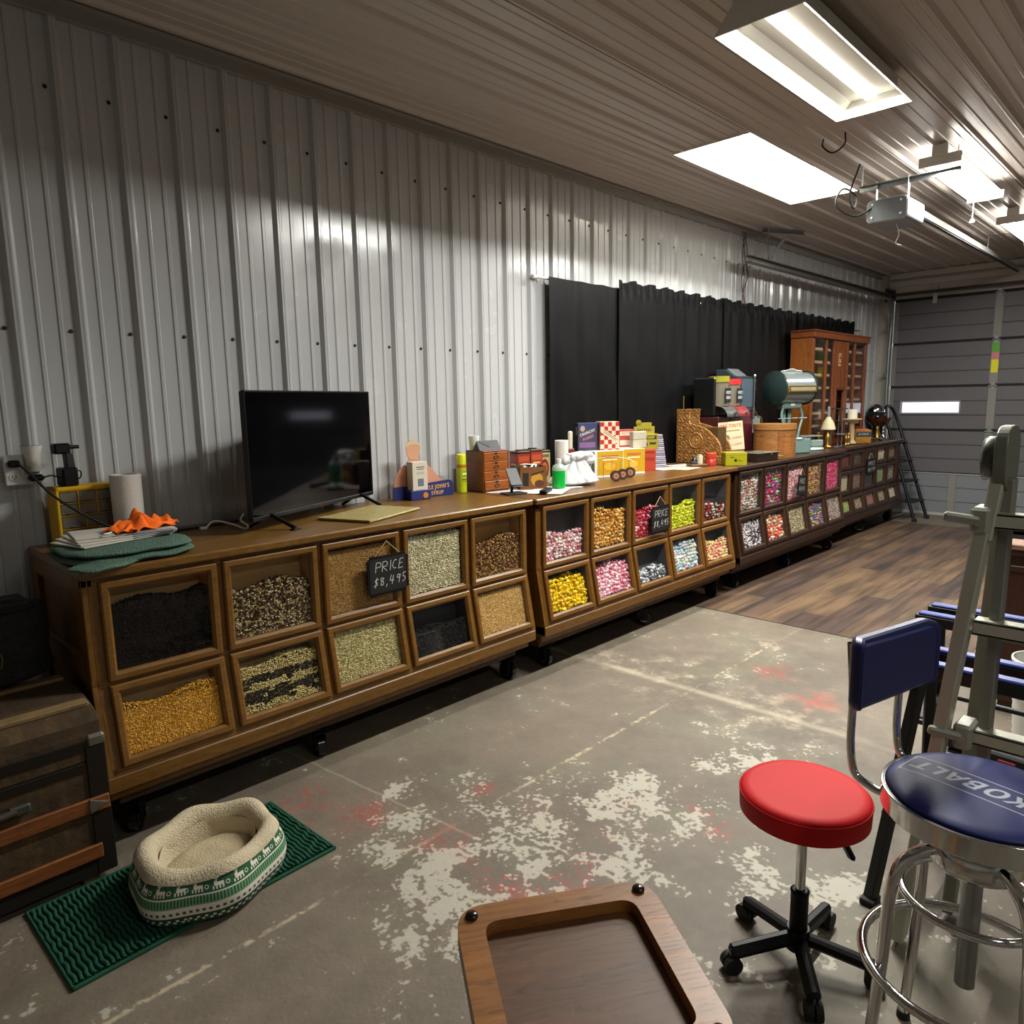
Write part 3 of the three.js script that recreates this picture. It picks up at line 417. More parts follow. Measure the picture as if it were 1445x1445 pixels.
counter({ X0: 5.325, X1: 7.605, topL: 0.032, topR: 0.04, zB: 0.1, zF: 0.735, h: 1.033, wd: mat.oakDark, top: mat.oakDarkTop, liner: [brownL], rows: 2, cols: 5, first: 5.355, pitch: 0.444,
  label: 'dark brown candy counter beneath the cylinder scale', bins: [[
    S('candy', 0.024, 0.88, [0xd8d4cc, 0xb65a4e, 0x9aa59a, 0xd98d66, 0xe9e4dc, 0x7d8a80], 'assorted_candy', 'grey white and coral candies in dark counter'),
    S('candy', 0.03, 0.98, [0xb3125a, 0x7a1a72, 0xd42b6a, 0x8f1f86, 0x5fae2c, 0xe8d9e4, 0xa81240], 'berry_candy', 'magenta and purple wrapped candies with green wrapper'),
    S('stick', 0.017, 0.88, [0xf3dcdc, 0xe58f98, 0xfaf4f2, 0xd5626e], 'striped_stick_candy', 'pink and white stick candies filling dark bin'),
    S('candy', 0.023, 0.88, [0xb68a48, 0x8d6230, 0xd3b070, 0x8f4a38, 0xc9a05a], 'toffee', 'golden brown toffees behind the tilted price board'),
    S('candy', 0.021, 0.9, [0xe2447e, 0xd42a68, 0xf287ac, 0xc01f58], 'pink_chew', 'hot pink chews filling the tall dark bin')], [
    S('bean', 0.017, 0.92, [0xf0ecea, 0xdcd6d8, 0x2c2426, 0xc9c0c6, 0x463a3e], 'liquorice_mint', 'black and white mints in dark slanted bin'),
    S('candy', 0.029, 0.88, [0xe9683c, 0xd9423c, 0x9fc08a, 0xf0e6dc, 0xf08a5a], 'fruit_slice', 'orange red and green slices in slanted bin'),
    S('bean', 0.013, 0.96, [0xb9ab6a, 0x8a7c86, 0xd3caa0, 0x6e6258, 0xc2b47c], 'jelly_bean', 'olive and mauve jelly beans in slanted bin'),
    S('candy', 0.025, 0.84, [0x7d4f9a, 0x3f8a4a, 0xd9c23a, 0xb0568f, 0x4a5fa8], 'rainbow_candy', 'purple green and yellow candies in slanted bin'),
    S('bean', 0.013, 0.96, [0x8a6a52, 0xc9b9a4, 0x5a6a86, 0xa87a5a, 0xd9cfc0], 'mixed_drop', 'brown blue and cream drops in slanted bin')]] });
counter({ X0: 7.66, X1: 9.83, zB: 0.1, zF: 0.635, h: 1.03, wd: mat.oakDark, top: mat.oakDarkTop, liner: [brownL], rows: 3, cols: 5, first: 7.76, pitch: 0.385, brk: 0.505, by: 0.27, member: 0.045,
  label: 'dark counter with three rows of small seed windows', bins: [[
    S('flake', 0.009, 0.97, [0x7a3a30, 0x6a3028, 0x8a483c], 'red_lentil', 'brick red lentils in small top window'), S('flake', 0.009, 0.97, [0x4a3a34, 0x3c302c, 0x584640], 'brown_lentil', 'dusky brown lentils in small top window'), S('flake', 0.008, 0.95, [0x2c322c, 0x363c34, 0x232823], 'turnip_seed', 'blackish green seed behind hanging price board'), S('flake', 0.009, 0.97, [0xd6cdb2, 0xc9bf9f, 0xe2dac2], 'rice', 'cream rice in small top window'), S('flake', 0.009, 0.97, [0x8f7650, 0x7d6644, 0xa0865c], 'oat', 'tan oats in the end top window')], [
    S('flake', 0.011, 0.97, [0xcbbf9f, 0xdad0b4, 0xb4a684], 'barley', 'cream barley in small middle window'), S('flake', 0.01, 0.97, [0x8a6a50, 0x78583f, 0x9a7a5e], 'rye', 'fawn rye in small middle window'), S('flake', 0.009, 0.8, [0x2a2724, 0x35312d, 0x1f1d1b], 'poppy_seed', 'black seed in middle window under price board'), S('flake', 0.009, 0.97, [0x8fa060, 0x7f9052, 0x9fb070], 'split_pea', 'green split peas in small middle window'), S('bean', 0.012, 0.97, [0x8a7d68, 0xb3a78f, 0x5f5547], 'mottled_bean', 'mottled grey beans in the end middle window')], [
    S('bean', 0.011, 0.97, [0xa3b45c, 0x93a44e, 0xb3c46e], 'green_pea', 'light green peas in small slanted window'), S('bean', 0.012, 0.97, [0xb39a7c, 0x7a5f4a, 0xd3c3a8, 0x8a7058], 'pinto_bean', 'brown and cream pinto beans in slanted window'), S('bean', 0.011, 0.97, [0xa0665c, 0x8f584f, 0xb0766a], 'kidney_bean', 'dusty rose kidney beans in slanted window'), S('bean', 0.012, 0.97, [0xb89e78, 0xa08660, 0xd0ba96, 0x84694a], 'cranberry_bean', 'speckled tan beans in slanted window'), S('bean', 0.011, 0.97, [0xd3c9a8, 0xc3b896, 0xe2d9bc], 'navy_bean', 'cream beans in the end slanted window')]] });

// ---------- wall hangings ----------
const Y0 = 1.0355;                                             // counter top height
{
  const c = thing('curtain', 'long black satin curtain of several panels hung along wall', 'curtain', [3.82, 0, 0.068]), N = 7, W = 5.72 / N;
  for (let i = 0; i < N; i++) {
    const x0 = i * W - (i ? 0.03 : 0), w = W + (i ? 0.05 : 0.02), ruff = i ? 0.055 : 0.0, ph = rr(0, 6), f1 = rr(6, 8), zo = (i % 2) * 0.012;
    const surf = (u, v) => {
      const x = x0 + u * w, gather = 0.5 + 0.5 * v, t = v, y = 0.5 + t * (1.91 + ruff);
      const hem = ruff ? 0.012 * Math.sin(u * 23 + ph) * sst(0.93, 1, t) : 0.002 * Math.sin(u * 20);
      const z = 0.005 * Math.sin(u * f1 * 2 * PI * 0.55 + ph + 0.6 * Math.sin(t * 5)) * (0.5 + 0.5 * gather) + 0.0016 * Math.sin(u * 41 + t * 3) + 0.006 * Math.sin(t * 9 + u * 5 + ph) * Math.sin(u * 7 + t * 6) * sst(0.1, 0.4, 1 - t) + (ruff && t > 0.955 ? 0.012 * Math.sin(u * 60) * sst(0.955, 0.975, t) : 0);
      return [x, y + hem, z + zo];
    };
    const g = grid(56, 40, surf), b = grid(56, 40, (u, v) => { const q = surf(1 - u, v); return [q[0], q[1], q[2] - 0.003]; });
    part('curtain_panel', [g, b], mat.curtain, c);
  }
  const r = thing('curtain_rod', 'thin white curtain rod above the black curtain', 'curtain rod', [3.68, 2.4, 0.045]); part('rod', [cyl(0.011, 0.011, 6.18, 3.09, 0, 0, 12, 'x')], M(0xc9c6bf, 0.4), r);
  for (const x of [0.02, 6.16]) part('end_cap', cyl(0.014, 0.014, 0.03, x, 0, 0, 12, 'x'), mat.white, r); for (const x of [0.05, 6.1]) part('bracket', [box(x, x + 0.012, -0.02, 0.01, -0.045, 0.0)], mat.white, r);
  const o = thing('outlet', 'white double wall outlet with plugs beside the counter', 'outlet', [0.678, 1.347, 0.03]);
  part('back_box', box(-0.055, 0.06, -0.058, 0.056, 0, 0.03, 0.004), mat.white, o); part('cover_plate', box(-0.058, 0.063, -0.06, 0.058, 0.03, 0.036, 0.002), M(0xd8d6d0, 0.4), o);
  for (const x of [-0.03, 0.032]) for (const y of [-0.028, 0.026]) { const s = sub('socket', o, [x, y, 0.036]); part('socket_face', cyl(0.016, 0.016, 0.003, 0, 0, 0.001, 16, 'z'), M(0xe2e0da, 0.4), s); part('slots', [box(-0.007, -0.005, -0.005, 0.006, 0.0025, 0.0032, 0), box(0.005, 0.007, -0.005, 0.006, 0.0025, 0.0032, 0), cyl(0.0025, 0.0025, 0.001, 0, -0.009, 0.003, 8, 'z')], mat.black, s); }
  const n = thing('night_light', 'white plug-in socket bulb on the wall outlet', 'night light', [0.712, 1.36, 0.075]);
  part('shade', lathe([[0.0, 0.075], [0.034, 0.075], [0.037, 0.078], [0.027, 0.03], [0.026, 0.0], [0.0, 0.0]], 20).translate(0, 0, 0.01), M(0xd9d5cd, 0.5), n); part('socket_ring', [cyl(0.028, 0.028, 0.022, 0, -0.022, 0.01, 18), box(-0.02, 0.02, -0.04, -0.012, -0.04, 0.01, 0.004)], M(0x9a978c, 0.4), n);
  const pc = thing('extension_lead', 'black power cord sagging from the outlet to counter', 'cord', [0, 0, 0]);
  part('plug', box(0.628, 0.668, 1.358, 1.385, 0.068, 0.1, 0.006), mat.black, pc); part('cord', tube([[0.66, 1.372, 0.1], [0.69, 1.33, 0.13], [0.74, 1.25, 0.19], [0.83, 1.165, 0.235], [0.93, 1.1, 0.255], [0.985, 1.096, 0.298], [1.09, 1.07, 0.265], [1.2, 1.041, 0.17], [1.35, 1.041, 0.16], [1.5, 1.042, 0.14]], 0.005, 90, 7), mat.rubber, pc);
  const pa = thing('power_adapter', 'flat black charger plug with thin lead', 'charger', [0, 0, 0]); part('adapter', box(0.69, 0.742, 1.3, 1.325, 0.07, 0.11, 0.008), mat.black, pa); part('lead', tube([[0.74, 1.313, 0.1], [0.765, 1.318, 0.11], [0.79, 1.308, 0.11], [0.812, 1.292, 0.1]], 0.003, 24, 6), mat.rubber, pa);
  const w = thing('hanging_wires', 'bundle of thin loose wires hanging down metal wall', 'wires', [6.62, 2.42, 0.06]);
  for (let i = 0; i < 4; i++) part('wire', tube([[0.03 * i - 0.03, 0.69, 0], [0.06 * Math.sin(i * 2), 0.5, 0.01], [0.07 * Math.cos(i * 2.3), 0.3, 0.015], [0.03 * Math.sin(i * 5), 0.16, 0.01], [0.05 * Math.cos(i), 0.02, 0.012]], 0.004, 30, 5), M([0x3a3230, 0x5a3a30, 0x2a2a2c, 0x6b5a50][i], 0.6), w);
}

// ---------- things on the first counter ----------
{
  const t = thing('parts_organizer', 'yellow parts organizer with small clear drawers', 'organizer', [0.905, Y0, 0.098], 0.04), y = M(0xd9a90e, 0.5), clear = MP(0x8a8276, 0.25, { transmission: 0.35, thickness: 0 }), W = 0.3, H = 0.235, D = 0.11;
  part('case', [box(-W / 2, -W / 2 + 0.014, 0, H, -D / 2, D / 2, 0.004), box(W / 2 - 0.014, W / 2, 0, H, -D / 2, D / 2, 0.004), box(-W / 2, W / 2, H - 0.016, H, -D / 2, D / 2, 0.004), box(-W / 2, W / 2, 0, 0.012, -D / 2, D / 2, 0.003), box(-W / 2, W / 2, 0, H, -D / 2, -D / 2 + 0.006)], y, t);
  const rows = [[0.012, 0.066, 2], [0.066, 0.12, 3], [0.12, 0.17, 4], [0.17, 0.219, 4]];
  for (const [a, b, n] of rows) { part('divider', box(-W / 2 + 0.014, W / 2 - 0.014, b - 0.003, b, -D / 2, D / 2 - 0.004, 0.001), y, t); const iw = (W - 0.028) / n; for (let i = 0; i < n; i++) { const x = -W / 2 + 0.014 + i * iw; part('drawer', [box(x + 0.003, x + iw - 0.003, a + 0.003, b - 0.006, D / 2 - 0.012, D / 2 - 0.007, 0.001), box(x + iw / 2 - 0.012, x + iw / 2 + 0.012, a + 0.006, a + 0.01, D / 2 - 0.008, D / 2 + 0.002, 0.001)], clear, t); if (i) part('divider', box(x - 0.0015, x + 0.0015, a, b, -D / 2, D / 2 - 0.003, 0.0005), y, t); } }
  const d = thing('handheld_tool', 'black handheld tool standing in its charger on yellow organizer', 'tool', [0.822, Y0 + 0.2355, 0.1], 0.2);
  part('charger_base', box(-0.03, 0.03, 0, 0.075, -0.03, 0.03, 0.006), mat.black, d); part('grip', ext([[-0.004, 0.07], [0.03, 0.07], [0.024, 0.13], [0.006, 0.15], [-0.006, 0.13]], 0.032, 0.005).translate(0, 0, -0.016), mat.black2, d); part('head', box(-0.046, 0.016, 0.13, 0.172, -0.02, 0.02, 0.006), mat.black, d); part('nozzle', cyl(0.008, 0.008, 0.04, 0.034, 0.155, 0, 10, 'x'), mat.black, d); part('cord_loop', tube([[0.028, 0.02, 0.0], [0.05, 0.03, 0], [0.052, 0.055, 0], [0.03, 0.06, 0]], 0.003, 20, 6), mat.rubber, d);
}
const towelMat = M(0xd9d5cc, 0.9, { bumpMap: rep(noiseTex, 5), bumpScale: 0.0008 });
function towel(label, pos, slim = 1) {
  const t = thing('paper_towel_roll', label, 'paper towel', pos, 0, 'paper towel rolls'); t.scale.set(slim, 1, slim);
  part('paper', [lathe([[0.021, 0.001], [0.056, 0], [0.058, 0.002], [0.059, 0.27], [0.057, 0.275], [0.021, 0.274], [0.021, 0.001]], 40), box(0.02, 0.0605, 0.0, 0.274, -0.002, 0.0, 0.0005).rotateY(0.9)], towelMat, t); part('cardboard_core', lathe([[0.018, 0.002], [0.0205, 0.002], [0.0205, 0.272], [0.018, 0.272], [0.018, 0.002]], 28), mat.card, t);
}
towel('white paper towel roll behind the orange rag', [1.0, Y0 + 0.0, 0.217]); towel('white paper towel roll behind the plastic bag', [3.74, Y0, 0.24], 0.78);
{ // folded blanket, papers, rag
  const bm = M(0x4f6b5c, 0.95, { bumpMap: rep(noiseTex, 6), bumpScale: 0.004 });
  const t = thing('folded_blanket', 'green quilted blanket folded flat at counter corner', 'blanket', [0.875, Y0, 0.505], 0.03);
  const layer = (y, h, w, d, k) => grid(40, 40, (u, v) => { const a = u * 2 * PI, q = Math.sin(v * PI), e = 4, cx = Math.cos(a), sx = Math.sin(a), R = 1 / Math.pow(Math.pow(Math.abs(cx), e) + Math.pow(Math.abs(sx), e), 1 / e), rad = v < 0.5 ? (0.2 + 0.8 * Math.pow(Math.sin(v * PI), 0.35)) : Math.pow(Math.sin(v * PI), 0.35); const x = cx * R * w * 0.5 * rad, z = sx * R * d * 0.5 * rad; return [x, y + h * (0.5 - 0.5 * Math.cos(v * PI)) + 0.004 * Math.sin(x * 40 + k) * Math.sin(z * 34 + k) * q, z]; });
  part('fold', layer(0, 0.03, 0.44, 0.44, 1), bm, t); part('fold', layer(0.026, 0.028, 0.43, 0.41, 3), bm, t); part('fold', [layer(0.0, 0.02, 0.3, 0.14, 5).rotateY(0.5).translate(-0.1, 0, 0.18)], bm, t);
  const news = canvasTex(256, 256, (x, w, h) => { x.fillStyle = '#cfcabf'; x.fillRect(0, 0, w, h); x.fillStyle = '#7d7a78'; for (let i = 0; i < 4; i++) for (let j = 0; j < 34; j++) x.fillRect(10 + i * 62, 50 + j * 6, 50 * rr(0.8, 1), 2); x.fillStyle = '#5a5d78'; x.fillRect(10, 120, 112, 60); x.fillRect(140, 200, 100, 40); x.fillStyle = '#3a3a3c'; x.fillRect(10, 14, 220, 18); });
  const nm = M(0xffffff, 0.9, { map: rep(news, 3) });
  for (let i = 0; i < 4; i++) { const n = thing('newspaper', ['creased newspaper lying directly on green blanket', 'folded newspaper second in the pile on blanket', 'curling newspaper third in the pile on blanket', 'newspaper topping the pile beneath the orange rag'][i], 'newspaper', [0.86 + 0.015 * i, Y0 + 0.056 + i * 0.006, 0.46 - 0.01 * i], 0.25 - 0.13 * i, 'newspapers on blanket'); part('sheets', [box(-0.17, 0.17, 0, 0.005, -0.11, 0.11, 0.001)], nm, n); part('fold_edge', cyl(0.003, 0.003, 0.22, 0.17, 0.003, 0, 8, 'z'), mat.paper, n); }
  const rag = thing('cleaning_rag', 'crumpled bright orange rag on the newspapers', 'rag', [0.955, Y0 + 0.081, 0.46], 0.2), om = M(0xff7417, 0.9, { side: THREE.DoubleSide });
  const fold = (w, d, h, k) => grid(36, 24, (u, v) => { const x = (u - 0.5) * w, z = (v - 0.5) * d, e = Math.sin(u * PI) * Math.sin(v * PI); return [x + 0.01 * Math.sin(v * 9 + k), 0.002 + h * e * (0.55 + 0.45 * Math.sin(u * 13 + k) * Math.cos(v * 8 + k * 2)) + 0.012 * (1 - e) * (0.5 + 0.5 * Math.sin(u * 17 + v * 12 + k)), z + 0.01 * Math.sin(u * 11 + k)]; });
  part('cloth', [fold(0.24, 0.13, 0.065, 1), fold(0.17, 0.1, 0.085, 3.1).rotateY(0.6).translate(-0.01, 0, 0.0), fold(0.12, 0.08, 0.05, 5.2).rotateY(-0.5).translate(0.09, 0, -0.01)], om, rag);
  const tw = thing('white_string', 'short tangled white string beside the orange rag', 'string', [0.86, Y0 + 0.083, 0.5]); part('strand', tube([[0, 0.002, 0], [0.03, 0.006, 0.02], [0.05, 0.004, -0.01], [0.02, 0.01, -0.02], [-0.02, 0.004, 0.01], [-0.05, 0.003, 0.03], [-0.02, 0.003, 0.05]], 0.003, 50, 6), mat.white, tw);
}
{ // television
  const t = thing('television', 'large black flat television standing on oak counter', 'television', [1.835, Y0, 0.3], 0.41), W = 0.97, H = 0.56, b = 0.048;
  part('bezel', [box(-W / 2, W / 2, b, b + 0.02, -0.004, 0.012), box(-W / 2, W / 2, b + H - 0.008, b + H, -0.004, 0.012), box(-W / 2, -W / 2 + 0.008, b, b + H, -0.004, 0.012), box(W / 2 - 0.008, W / 2, b, b + H, -0.004, 0.012)], M(0x0c0c0d, 0.35), t);
  part('screen', box(-W / 2 + 0.007, W / 2 - 0.007, b + 0.019, b + H - 0.007, 0.0, 0.009, 0.0005), MP(0x010103, 0.07, { specularIntensity: 0.45 }), t);
  part('rear_cover', [box(-W / 2 + 0.005, W / 2 - 0.005, b + 0.005, b + H - 0.004, -0.02, -0.002), box(-0.34, 0.34, b + 0.02, b + 0.32, -0.05, -0.018, 0.012)], mat.black2, t);
  part('status_light', cyl(0.003, 0.003, 0.003, 0.0, b + 0.008, 0.0125, 10, 'z'), M(0xc02a1c, 0.4, { emissive: 0xc02a1c, emissiveIntensity: 0.3 }), t);
  for (const x of [-0.36, 0.36]) part('foot', [beam([x, b + 0.02, 0], [x + 0.015, 0.008, 0.12], 0.02, 0.014), beam([x, b + 0.02, 0], [x - 0.015, 0.008, -0.1], 0.02, 0.014), cbox(0.05, 0.006, 0.03, x + 0.015, 0, 0.12)], mat.black, t);
  const e = thing('padded_envelope', 'flat gold padded envelope lying before the television', 'envelope', [2.03, Y0, 0.455], 0.36), em = M(0xa3935a, 0.4, { bumpMap: rep(softTex, 8), bumpScale: 0.004 });
  part('pouch', box(-0.225, 0.225, 0, 0.012, -0.15, 0.15, 0.006), em, e); part('flap', box(-0.227, -0.16, 0.009, 0.0135, -0.15, 0.15, 0.001), em, e);
  const c = thing('white_cable', 'short white cable curling on counter beside the television', 'cable', [1.4, Y0, 0.25]); part('cable', tube([[-0.09, 0.006, -0.03], [-0.05, 0.03, -0.04], [0.0, 0.02, 0.03], [0.02, 0.006, 0.13], [0.045, 0.012, 0.1], [0.05, 0.03, 0.02], [0.085, 0.05, -0.02]], 0.0045, 60, 6), mat.white, c); part('connector', [box(-0.115, -0.085, 0.001, 0.014, -0.04, -0.02, 0.002)], mat.white, c);
}
// ---------- signs ----------
const STROKES = { P: [[0, 0, 0, 10], [0, 0, 4, 0, 6, 2, 5, 5, 0, 5]], R: [[0, 0, 0, 10], [0, 0, 4, 0, 6, 2, 5, 5, 0, 5, 6, 10]], I: [[2, 0, 2, 10]], C: [[5, 1, 3, 0, 1, 2, 0, 6, 2, 9, 5, 9]], E: [[5, 0, 1, 0, 0, 10, 5, 9.5], [0.5, 5, 4, 4.5]], $: [[5, 2, 2, 2, 1, 4, 4, 6, 4, 8, 0, 9], [3, 0, 2, 11]], 8: [[4, 2, 1, 1, 0, 3, 4, 6, 4, 9, 1, 9, 1, 6, 4, 2]], ',': [[1, 9, 0, 12]], 4: [[1, 0, 0, 6, 5, 6], [4, 1, 3, 10]], 9: [[5, 2, 2, 1, 1, 4, 4, 5, 5, 1, 4, 10]], 5: [[5, 0, 1, 0, 1, 4, 4, 5, 4, 8, 1, 10]] };
const hand = (x, str, px, py, k, lw = 5) => { x.strokeStyle = '#e2e0da'; x.lineWidth = lw; x.lineCap = x.lineJoin = 'round'; for (const ch of str) { for (const s of STROKES[ch] ?? []) { x.beginPath(); for (let i = 0; i < s.length; i += 2) x.lineTo(px + s[i] * k + (10 - s[i + 1]) * k * 0.15, py + s[i + 1] * k); x.stroke(); } px += (ch === 'I' || ch === ',' ? 4.5 : 8) * k; } };
function priceSign(label, pos, turn, tilt) {
  const t = thing('price_board', label, 'sign', pos, turn, 'chalk price boards'), W = 0.235, H = 0.19, s = new THREE.Shape(), c = 0.02; t.rotation.z = tilt ?? 0;
  s.moveTo(-W / 2 + c, -H / 2); s.bezierCurveTo(-W / 6, -H / 2 + 0.006, W / 6, -H / 2 + 0.006, W / 2 - c, -H / 2); s.quadraticCurveTo(W / 2 - c, -H / 2 + c, W / 2, -H / 2 + c); s.bezierCurveTo(W / 2 - 0.006, -H / 6, W / 2 - 0.006, H / 6, W / 2, H / 2 - c); s.quadraticCurveTo(W / 2 - c, H / 2 - c, W / 2 - c, H / 2); s.bezierCurveTo(W / 6, H / 2 - 0.006, -W / 6, H / 2 - 0.006, -W / 2 + c, H / 2); s.quadraticCurveTo(-W / 2 + c, H / 2 - c, -W / 2, H / 2 - c); s.bezierCurveTo(-W / 2 + 0.006, H / 6, -W / 2 + 0.006, -H / 6, -W / 2, -H / 2 + c); s.quadraticCurveTo(-W / 2 + c, -H / 2 + c, -W / 2 + c, -H / 2);
  part('board', ext(s, 0.006, 0.001), MP(0x09090a, 0.6, { specularIntensity: 0.4 }), t);
  const tex = canvasTex(384, 310, (x, w, h) => { x.fillStyle = '#101011'; x.fillRect(0, 0, w, h); hand(x, 'PRICE', 58, 34, 8.6); hand(x, '$8,495', 34, 168, 8.2); });
  print(t, tex, W * 0.86, H * 0.84, [0, 0, 0.0068], [0, 0, 0], { name: 'chalk_writing' });
  part('cord', [bar([-0.085, H / 2 - 0.018, 0.004], [0.0, H / 2 + 0.06, -0.0], 0.0018, 6), bar([0.085, H / 2 - 0.018, 0.004], [0.0, H / 2 + 0.06, -0.0], 0.0018, 6)], M(0xb59c6a, 0.9), t);
}
priceSign('chalk price board hung on first oak counter by tan grain', [1.915, 0.8, 0.732], 0.0); priceSign('chalk price board hung between red and yellow candy bins', [4.17, 0.765, 0.748], 0.0);
priceSign('chalk price board hung askew over the toffee bin', [6.53, 0.77, 0.738], 0.12, -0.12); priceSign('chalk price board hung on the small seed windows', [8.68, 0.77, 0.638], -0.1, 0.05);

// ---------- things on the candy counters ----------
const txt = (w, h, bg, rows) => canvasTex(w, h, (x) => { x.fillStyle = bg; x.fillRect(0, 0, w, h); for (const r of rows) { if (r[0] === 'rect') { x.fillStyle = r[1]; x.fillRect(r[2], r[3], r[4], r[5]); } else if (r[0] === 'disc') { x.fillStyle = r[1]; x.beginPath(); x.ellipse(r[2], r[3], r[4], r[5] ?? r[4], 0, 0, 7); x.fill(); } else if (r[0] === 'poly') { x.fillStyle = r[1]; x.beginPath(); for (let i = 2; i < r.length; i += 2) x.lineTo(r[i], r[i + 1]); x.fill(); } else { const [s, c, px, py, size, st = 'bold', tilt = 0] = r; x.save(); x.translate(px, py); x.rotate(tilt); x.fillStyle = c; x.font = st + ' ' + size + 'px sans-serif'; x.textAlign = 'center'; x.fillText(s, 0, 0); x.restore(); } } });
function carton(name, label, cat, pos, turn, [w, h, d], color, o = {}) {
  const t = thing(name, label, cat, pos, turn, o.group); part('box_body', cbox(w, h, d, 0, 0, 0, o.bevel ?? 0.003), M(color, o.rough ?? 0.6), t);
  if (o.front) print(t, o.front, w * 0.985, h * 0.985, [0, h / 2, d / 2 + 0.0007], [0, 0, 0], { name: 'front_print', rough: o.rough });
  if (o.side) print(t, o.side, d * 0.985, h * 0.985, [-w / 2 - 0.0007, h / 2, 0], [0, -PI / 2, 0], { name: 'side_print', rough: o.rough });
  return t;
}
{ // cardboard syrup display with plain cut-out
  const t = thing('syrup_display', 'blue cardboard syrup advertising display with peach cut-out figure', 'display', [2.56, Y0, 0.16], -0.12), nv = M(0x1b2566, 0.6);
  part('base_card', ext((() => { const s = new THREE.Shape(); s.moveTo(-0.16, 0); s.lineTo(0.24, 0); s.lineTo(0.24, 0.06); s.quadraticCurveTo(0.24, 0.095, 0.2, 0.092); s.lineTo(-0.05, 0.075); s.lineTo(-0.15, 0.075); s.quadraticCurveTo(-0.16, 0.075, -0.16, 0.06); s.closePath(); return s; })(), 0.004), nv, t);
  print(t, txt(512, 140, '#1b2566', [['UNCLE JOHN\'S', '#d8a23a', 262, 64, 62, 'bold', -0.03], ['SYRUP', '#d8a23a', 300, 126, 58]]), 0.25, 0.078, [0.108, 0.042, 0.0052], [0, 0, 0], { name: 'lettering' });
  part('tray', box(-0.09, 0.04, 0, 0.055, 0.006, 0.075, 0.003), nv, t); part('badge', cyl(0.017, 0.017, 0.001, 0.005, 0.025, 0.0756, 18, 'z'), M(0xc97a2a, 0.6), t);
  part('sample_carton', box(-0.075, 0.025, 0.012, 0.215, 0.01, 0.07, 0.002), M(0xcfc7b4, 0.75), t); print(t, txt(160, 320, '#d2cab8', [['rect', '#5d6072', 40, 40, 90, 10], ['rect', '#5d6072', 46, 60, 78, 8], ['rect', '#6a7088', 52, 150, 66, 70], ['rect', '#8a8c94', 40, 90, 84, 5], ['rect', '#8a8c94', 40, 104, 84, 5], ['rect', '#8a8c94', 36, 250, 92, 5]]), 0.096, 0.198, [-0.025, 0.114, 0.0708], [0, 0, 0], { name: 'carton_print' });
  const fig = new THREE.Shape(); fig.moveTo(-0.15, 0.07); fig.bezierCurveTo(-0.15, 0.13, -0.12, 0.17, -0.07, 0.2); fig.lineTo(-0.045, 0.225); fig.lineTo(0.01, 0.225); fig.lineTo(0.05, 0.205); fig.bezierCurveTo(0.1, 0.18, 0.13, 0.12, 0.185, 0.085); fig.closePath();
  part('cut_out', ext(fig, 0.004).translate(0, 0, -0.012), M(0xc98e74, 0.75), t); part('cut_out_straps', [beam([-0.06, 0.08, -0.006], [-0.05, 0.2, -0.006], 0.014, 0.003), beam([0.05, 0.08, -0.006], [0.02, 0.205, -0.006], 0.014, 0.003)], M(0xa0442c, 0.7), t);
  part('cut_out_head', ext((() => { const q = new THREE.Shape(); q.moveTo(-0.04, 0.222); q.bezierCurveTo(-0.075, 0.26, -0.07, 0.335, -0.02, 0.335); q.bezierCurveTo(0.03, 0.335, 0.04, 0.26, 0.008, 0.222); q.closePath(); return q; })(), 0.004).translate(0, 0, -0.011), M(0xcf9878, 0.7), t);
  part('cut_out_hair', ext((() => { const s = new THREE.Shape(); s.moveTo(-0.068, 0.29); s.bezierCurveTo(-0.07, 0.345, 0.035, 0.345, 0.03, 0.29); s.bezierCurveTo(0.01, 0.315, -0.04, 0.315, -0.068, 0.29); return s; })(), 0.002).translate(0, 0, -0.0075), M(0xcdb78e, 0.7), t);
}
{
  const t = thing('spray_can', 'tall yellow-green aerosol spray can beside wooden chest', 'spray can', [2.89, Y0, 0.17]);
  part('can', lathe([[0, 0], [0.029, 0], [0.03, 0.004], [0.03, 0.178], [0.026, 0.186], [0, 0.186]]), M(0xc3cf1c, 0.35), t); part('band', cyl(0.0303, 0.0303, 0.018, 0, 0.152, 0, 28), M(0xb8702a, 0.4), t); part('cap', lathe([[0.028, 0.184], [0.028, 0.228], [0.024, 0.234], [0.012, 0.222], [0, 0.222]]), M(0xdde32a, 0.4), t);
  const pr = raw('can_print', new THREE.CylinderGeometry(0.0304, 0.0304, 0.1, 28, 1, true, -1.2, 2.4).translate(0, 0.095, 0), M(0xffffff, 0.4, { map: txt(256, 200, '#b9c81a', [['disc', '#7c9a20', 128, 60, 80, 36], ['rect', '#e9edb0', 60, 44, 136, 30], ['rect', '#5a6a18', 50, 120, 156, 14], ['rect', '#5a6a18', 60, 145, 136, 8]]) }), t);
}
